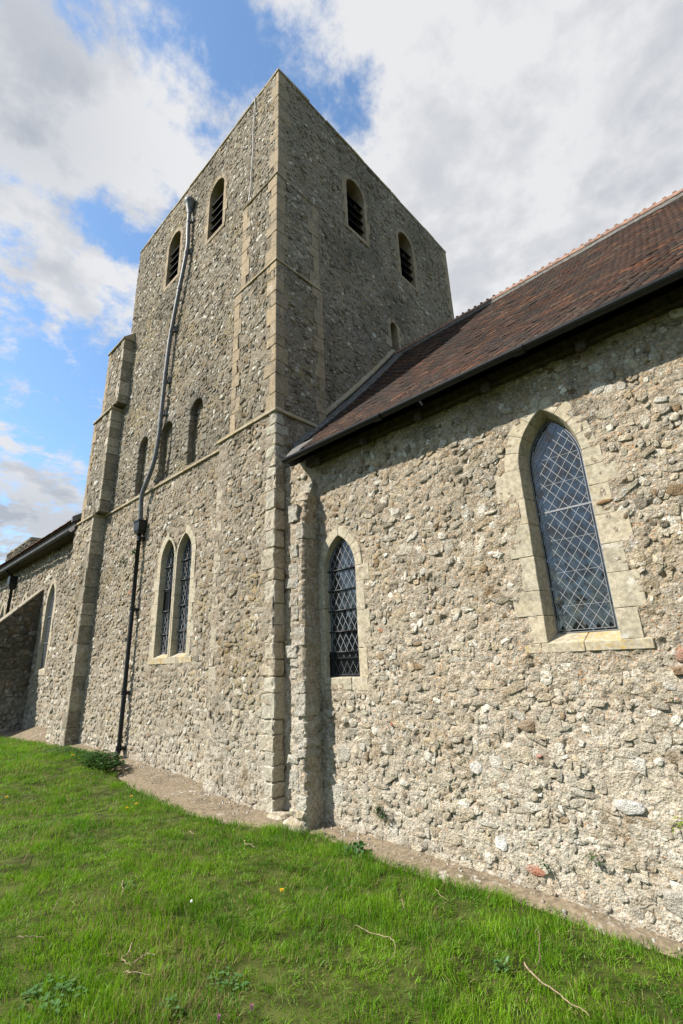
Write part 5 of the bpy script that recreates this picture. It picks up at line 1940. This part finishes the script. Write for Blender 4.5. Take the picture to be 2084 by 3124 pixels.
# spurge at the left edge
d_ = ray(14, 2225)
pg = CAM_LOC + d_ * 15.0
leafy('spurge_bush', 'yellow-green spurge bush at the left edge of the lawn', 'shrub', (pg[0], pg[1], 0.0), .26, .26, .85, 330, .085, M['leaf_lime'], seed=9)

# tufts rooted in the nave wall
for k, (u, v, lab) in enumerate(((-3.86, .03, 'grass tuft growing from a hole low in the nave wall'), (-2.02, -.05, 'tiny green weed in the nave wall beside the red brick'),
                                 (-1.62, .09, 'tiny green weed at the foot of the nave wall under the big window'), (-.97, .42, 'small yellow-green weed high in the right of the nave wall'))):
    t = thing('wall_weed', (u, -.03, v), lab, 'weed')
    V, F_, C = [], [], []
    r = random.Random(60 + k)
    if k == 0:
        for i in range(60):
            blade(V, F_, C, (u + r.gauss(0, .04), -.03, v + r.gauss(0, .03)), (r.gauss(0, .6), -r.uniform(.2, .9)), r.uniform(.07, .17), .006, r.uniform(0, 3), r.random(), .1)
    for i in range(26 if k else 30):
        leaf(V, F_, C, (u + r.gauss(0, .025) + (.09 if k == 0 else 0), -.035 - r.random() * .03, v + r.gauss(0, .03)), r.uniform(3.3, 6.1), r.gauss(0, .5), .022, .016, r.random())
    put('leaves', new_mesh('leaves', np.array(V), F_, False, np.array(C)), M['leaf_dark'] if k < 3 else M['leaf_lime'], t)
for k, (u, v) in enumerate(((-10.95, 4.28), (-11.55, 4.22))):
    t = thing('wall_weed', (u, -.03, v), ('green tuft on the tower wall just left of the hopper pipe', 'small moss tuft on the tower wall near the west buttress')[k], 'weed')
    V, F_, C = [], [], []
    r = random.Random(80 + k)
    for i in range(40):
        leaf(V, F_, C, (u + r.gauss(0, .05), -.03 - r.random() * .05, v + r.gauss(0, .06)), r.uniform(3.3, 6.1), r.gauss(0, .5), .06, .04, r.random())
    put('leaves', new_mesh('leaves', np.array(V), F_, False, np.array(C)), M['leaf_dark'], t)


# dandelions
def dandelion(px, py, label, size=.019):
    g = on_ground(px, py, .09)
    c = np.array([g[0], g[1], g[2] + .09])
    t = thing('dandelion', (float(g[0]), float(g[1]), float(g[2])), label, 'flower', 'dandelions in the lawn')
    V, F_, C = [], [], []
    r = random.Random(int(px))
    for ring_, (n_, el, L) in enumerate(((16, .15, size), (14, .5, size * .85), (9, .95, size * .6))):
        for i in range(n_):
            leaf(V, F_, C, c, 6.283 * i / n_ + r.uniform(-.1, .1) + ring_ * .2, el + r.uniform(-.1, .1), L * r.uniform(.9, 1.1), size * .42, r.random())
    put('petals', new_mesh('petals', np.array(V), F_, False, np.array(C)), M['petal'], t)
    put('stem', tube_mesh('stem', [(g[0] + .01, g[1], g[2] - .01), (g[0] + .004, g[1], g[2] + .05), tuple(c - np.array([0, 0, .003]))], .002, 5), M['stem'], t)


dandelion(860, 2716, 'lone yellow dandelion in the middle of the lawn', .023)
dandelion(401, 2429, 'uppermost of three yellow dandelions below the concrete apron', .024)
dandelion(416, 2452, 'right-hand lower one of three yellow dandelions below the apron', .024)
dandelion(388, 2465, 'left-hand lower one of three yellow dandelions below the apron', .024)
dandelion(222, 2304, 'yellow dandelion beside the dark leafy weed by the drainpipe', .03)
dandelion(21, 2432, 'yellow dandelion at the far left of the lawn', .026)


# fallen twigs
def twig(pts, rad, label, mat='twig', up=.045):
    P_ = []
    for i, (px, py) in enumerate(pts):
        g = on_ground(px, py, up)
        P_.append((g[0], g[1], g[2] + up + random.uniform(-.006, .012)))
    P_ = smooth_path(P_, 4)
    P_ = [tuple(np.array(p_) + np.array([random.gauss(0, .004), random.gauss(0, .004), random.gauss(0, .004)])) for p_ in P_]
    n_ = len(P_)
    o = put('twig', tube_mesh('twig', P_, [rad * .8 * (1 - .55 * i / n_) * random.uniform(.85, 1.2) for i in range(n_)], 6), M[mat])
    tag(o, label, 'twig', 'fallen twigs on the lawn')
    return o


twig([(403, 2880), (393, 2905), (377, 2920), (388, 2937), (400, 2945)], .006, 'hooked brown twig, left arm of the V in the foreground grass')
twig([(400, 2945), (420, 2932), (440, 2916), (472, 2915)], .0062, 'pale twig, right arm of the V in the foreground grass')
twig([(378, 2966), (405, 2974), (455, 2976)], .005, 'short straight pale twig just below the V of twigs')
twig([(52, 2864), (90, 2862), (130, 2858)], .005, 'pale level twig in the grass near the left edge')
twig([(1083, 2822), (1130, 2842), (1185, 2865), (1207, 2890), (1195, 2920), (1165, 2945), (1125, 2962)], .0042, 'long thin curved twig in the middle foreground grass')
twig([(1598, 2938), (1640, 2985), (1690, 3018), (1730, 3060), (1800, 3105)], .0072, 'long thick pale twig at lower right of the lawn')
twig([(1645, 2846), (1648, 2900), (1640, 2935), (1625, 2950)], .0052, 'upright brown twig above the long pale twig', 'twig_d')
twig([(1226, 2745), (1232, 2765), (1225, 2782)], .0048, 'short orange-brown curled twig in the grass', 'twig')
twig([(1330, 2712), (1345, 2735), (1362, 2748)], .0035, 'thin slanting stalk in the grass below the nave wall')
twig([(746, 2562), (752, 2575), (780, 2583)], .006, 'bent brown twig in the grass below the tower corner')
twig([(373, 2686), (374, 2710), (371, 2732)], .005, 'short upright pale twig left of centre in the lawn')
twig([(90, 2595), (75, 2625), (66, 2640)], .005, 'dark leaning stick in the grass at left', 'twig_d')
twig([(576, 2536), (592, 2545)], .006, 'tiny pale chip of wood in the grass under the apron')
twig([(1058, 2682), (1064, 2725)], .004, 'thin upright brown stalk in the right half of the lawn', 'twig_d')
# a white feather
g = on_ground(585, 2753, .05)
t = put('feather', box_mesh('feather', g[0] - .012, g[0] + .012, g[1] - .008, g[1] + .008, g[2] + .045, g[2] + .065, .006, .004), M['feather'])
tag(t, 'small white fluff of feather caught in the lawn', 'feather')
# purple dead-nettle heads
for k, (px, py) in enumerate(((668, 3102), (768, 3070))):
    g = on_ground(px, py, .07)
    t = thing('dead_nettle', (float(g[0]), float(g[1]), float(g[2])), ('purple flower head at the bottom edge of the lawn', 'purple flower head slightly right and above the bottom one')[k], 'flower')
    V, F_, C = [], [], []
    for i in range(14):
        leaf(V, F_, C, (g[0], g[1], g[2] + .05 + .002 * i), 2.4 * i, .5, .014, .009, random.random())
    put('petals', new_mesh('petals', np.array(V), F_), M['purple'], t)
    put('stem', tube_mesh('stem', [(g[0], g[1], g[2] - .01), (g[0], g[1], g[2] + .07)], .002, 5), M['stem'], t)
# dead leaves lying along the edge of the apron
for k, (px, py) in enumerate(((505, 2405), (525, 2412), (545, 2425), (560, 2432), (535, 2400), (570, 2440))):
    g = on_ground(px, py, .02)
    V, F_, C = [], [], []
    leaf(V, F_, C, (g[0], g[1] + .03, float(base_z(g[0])) - .03), k * 1.3, .1, .09, .05, .4)
    o = put('dead_leaf', new_mesh('dead_leaf', np.array(V), F_), M['twig_d'])
    tag(o, 'dry brown dead leaf among those along the edge of the concrete apron', 'leaf', 'dead leaves along the apron')


def bare_tree(x, y, h, seed, label):
    r = random.Random(seed)
    z0 = float(ground_z(x, y))
    t = thing('bare_tree', (x, y, z0), label, 'tree', 'bare trees in the churchyard')
    trunk, twigs = [], []

    def grow(p, d, L, rad, lvl):
        n_ = 4
        pts = [tuple(p)]
        dd_ = d.copy()
        q = p.copy()
        for i in range(n_):
            dd_ = (dd_ + Vector((r.gauss(0, .13), r.gauss(0, .13), r.gauss(.04, .08)))).normalized()
            q = q + dd_ * L / n_
            pts.append(tuple(q))
        rr = [rad * (1 - .45 * i / n_) for i in range(n_ + 1)]
        (trunk if lvl < 2 else twigs).append(tube_mesh('b', pts, rr, 7 if lvl < 2 else 4, False))
        if lvl >= 5:
            return
        for k in range(3 if lvl < 4 else 2):
            a = r.uniform(0, 6.283)
            side = dd_.orthogonal().normalized()
            side.rotate(Matrix.Rotation(a, 3, dd_))
            nd = (dd_ * r.uniform(.6, 1.0) + side * r.uniform(.45, .9)).normalized()
            f_ = r.uniform(.45, 1.0)
            i0 = min(int(f_ * n_), n_ - 1)
            bp = Vector(pts[i0]).lerp(Vector(pts[i0 + 1]), f_ * n_ - i0)
            grow(bp, nd, L * r.uniform(.58, .80), rad * .55, lvl + 1)

    grow(Vector((x, y, z0 - .1)), Vector((0, 0, 1)), h * .36, h * .022, 0)
    put('trunk', join_meshes('trunk', trunk), M['bark'], t)
    put('crown', join_meshes('crown', twigs), M['bark'], t)


M['bark'] = plain_mat('bark', (0.05, 0.042, 0.033), 0.9, 0.2, 0, 0.4, 12, 0.5)
bare_tree(-5.2, -21.0, 11.0, 3, 'bare tree mirrored in the lower right of the big pointed window')
bare_tree(-18.5, -15.5, 10.0, 4, 'bare tree mirrored in the right half of the small pointed window')

# chips of flint and mortar fallen on the apron
r = np.random.default_rng(8)
ng_ = 420
gx_ = r.uniform(-10.2, 1.2, ng_)
gy_ = -np.abs(r.normal(0, .16, ng_)) - .02
gy_ = np.where((gx_ > -7.2) & (gx_ < -5.5), gy_ - .2, gy_)
ok_ = gy_ > edge_y(gx_)
gx_, gy_ = gx_[ok_], gy_[ok_]
ng_ = len(gx_)
gz_ = base_z(gx_) + 0.03 - 0.09 * np.clip(-gy_ / 0.9, -0.1, 1.2)
V, Fc, C, off = [], [], [], 0
for i in range(ng_):
    pv, pf = PROTO[i % len(PROTO)]
    sz = r.uniform(.010, .034)
    a = r.uniform(0, 6.28)
    q = pv * np.array([sz, sz * .8, sz * .5])
    V.append(np.stack([gx_[i] + q[:, 0] * math.cos(a) - q[:, 1] * math.sin(a), gy_[i] + q[:, 0] * math.sin(a) + q[:, 1] * math.cos(a), gz_[i] + q[:, 2]], -1))
    Fc.append(pf + off)
    C.append(np.repeat((np.array(PAL_NAVE[r.integers(0, 8)]) * r.uniform(.6, 1.0))[None], len(pv), 0))
    off += len(pv)
gr_ = put('gravel', new_mesh('gravel', np.concatenate(V), np.concatenate(Fc), False, np.concatenate(C)), M['stone_stuff'], None, 'stuff')
gr_['label'] = 'loose chips of stone and mortar on the concrete apron'


# unseen foliage belt added behind the camera and eastward to dim the ambient light
def added_shade_belt(runs):
    r = np.random.default_rng(77)
    V, F_, C = [], [], []
    off = 0
    for (x0, y0, x1, y1, h) in runs:
        L = math.hypot(x1 - x0, y1 - y0)
        n_ = int(L * h * 9)
        t = r.random(n_)
        hh = h * (0.78 + 0.30 * fbm(t * L * .25, t * 0 + 2.0, 5, 3))
        z = hh * r.random(n_) ** .8
        wob = 1.3 * fbm(t * L * .4, z * .4, 9, 3) + r.normal(0, .45, n_)
        nx, ny = -(y1 - y0) / L, (x1 - x0) / L
        cx = x0 + (x1 - x0) * t + nx * wob
        cy = y0 + (y1 - y0) * t + ny * wob
        a = r.uniform(0, 6.283, n_)
        el = r.normal(.2, .5, n_)
        sz = r.uniform(.35, .85, n_)
        d = np.stack([np.cos(a) * np.cos(el), np.sin(a) * np.cos(el), np.sin(el)], -1)
        sd = np.stack([-np.sin(a), np.cos(a), r.normal(0, .4, n_)], -1)
        c = np.stack([cx, cy, z - .2], -1)
        q = np.stack([c - d * sz[:, None], c + sd * sz[:, None] * .55, c + d * sz[:, None], c - sd * sz[:, None] * .55], 1)
        V.append(q.reshape(-1, 3))
        F_.append(np.arange(n_ * 4).reshape(-1, 4) + off)
        C.append(np.repeat(np.stack([r.random(n_), np.zeros(n_), np.zeros(n_)], -1), 4, 0))
        off += n_ * 4
    o = put('added_shade_belt', new_mesh('added_shade_belt', np.concatenate(V), np.concatenate(F_), False, np.concatenate(C)), M['leaf_dark'], None, 'stuff')
    o['label'] = 'dark evergreen belt added out of view to block low sky light'


added_shade_belt([(-48, -24, -15, -24, 8.0), (1, -27, 22, -27, 8.0), (22, -27, 22, 34, 9.5), (-15, -27, 1, -29, 3.0)])
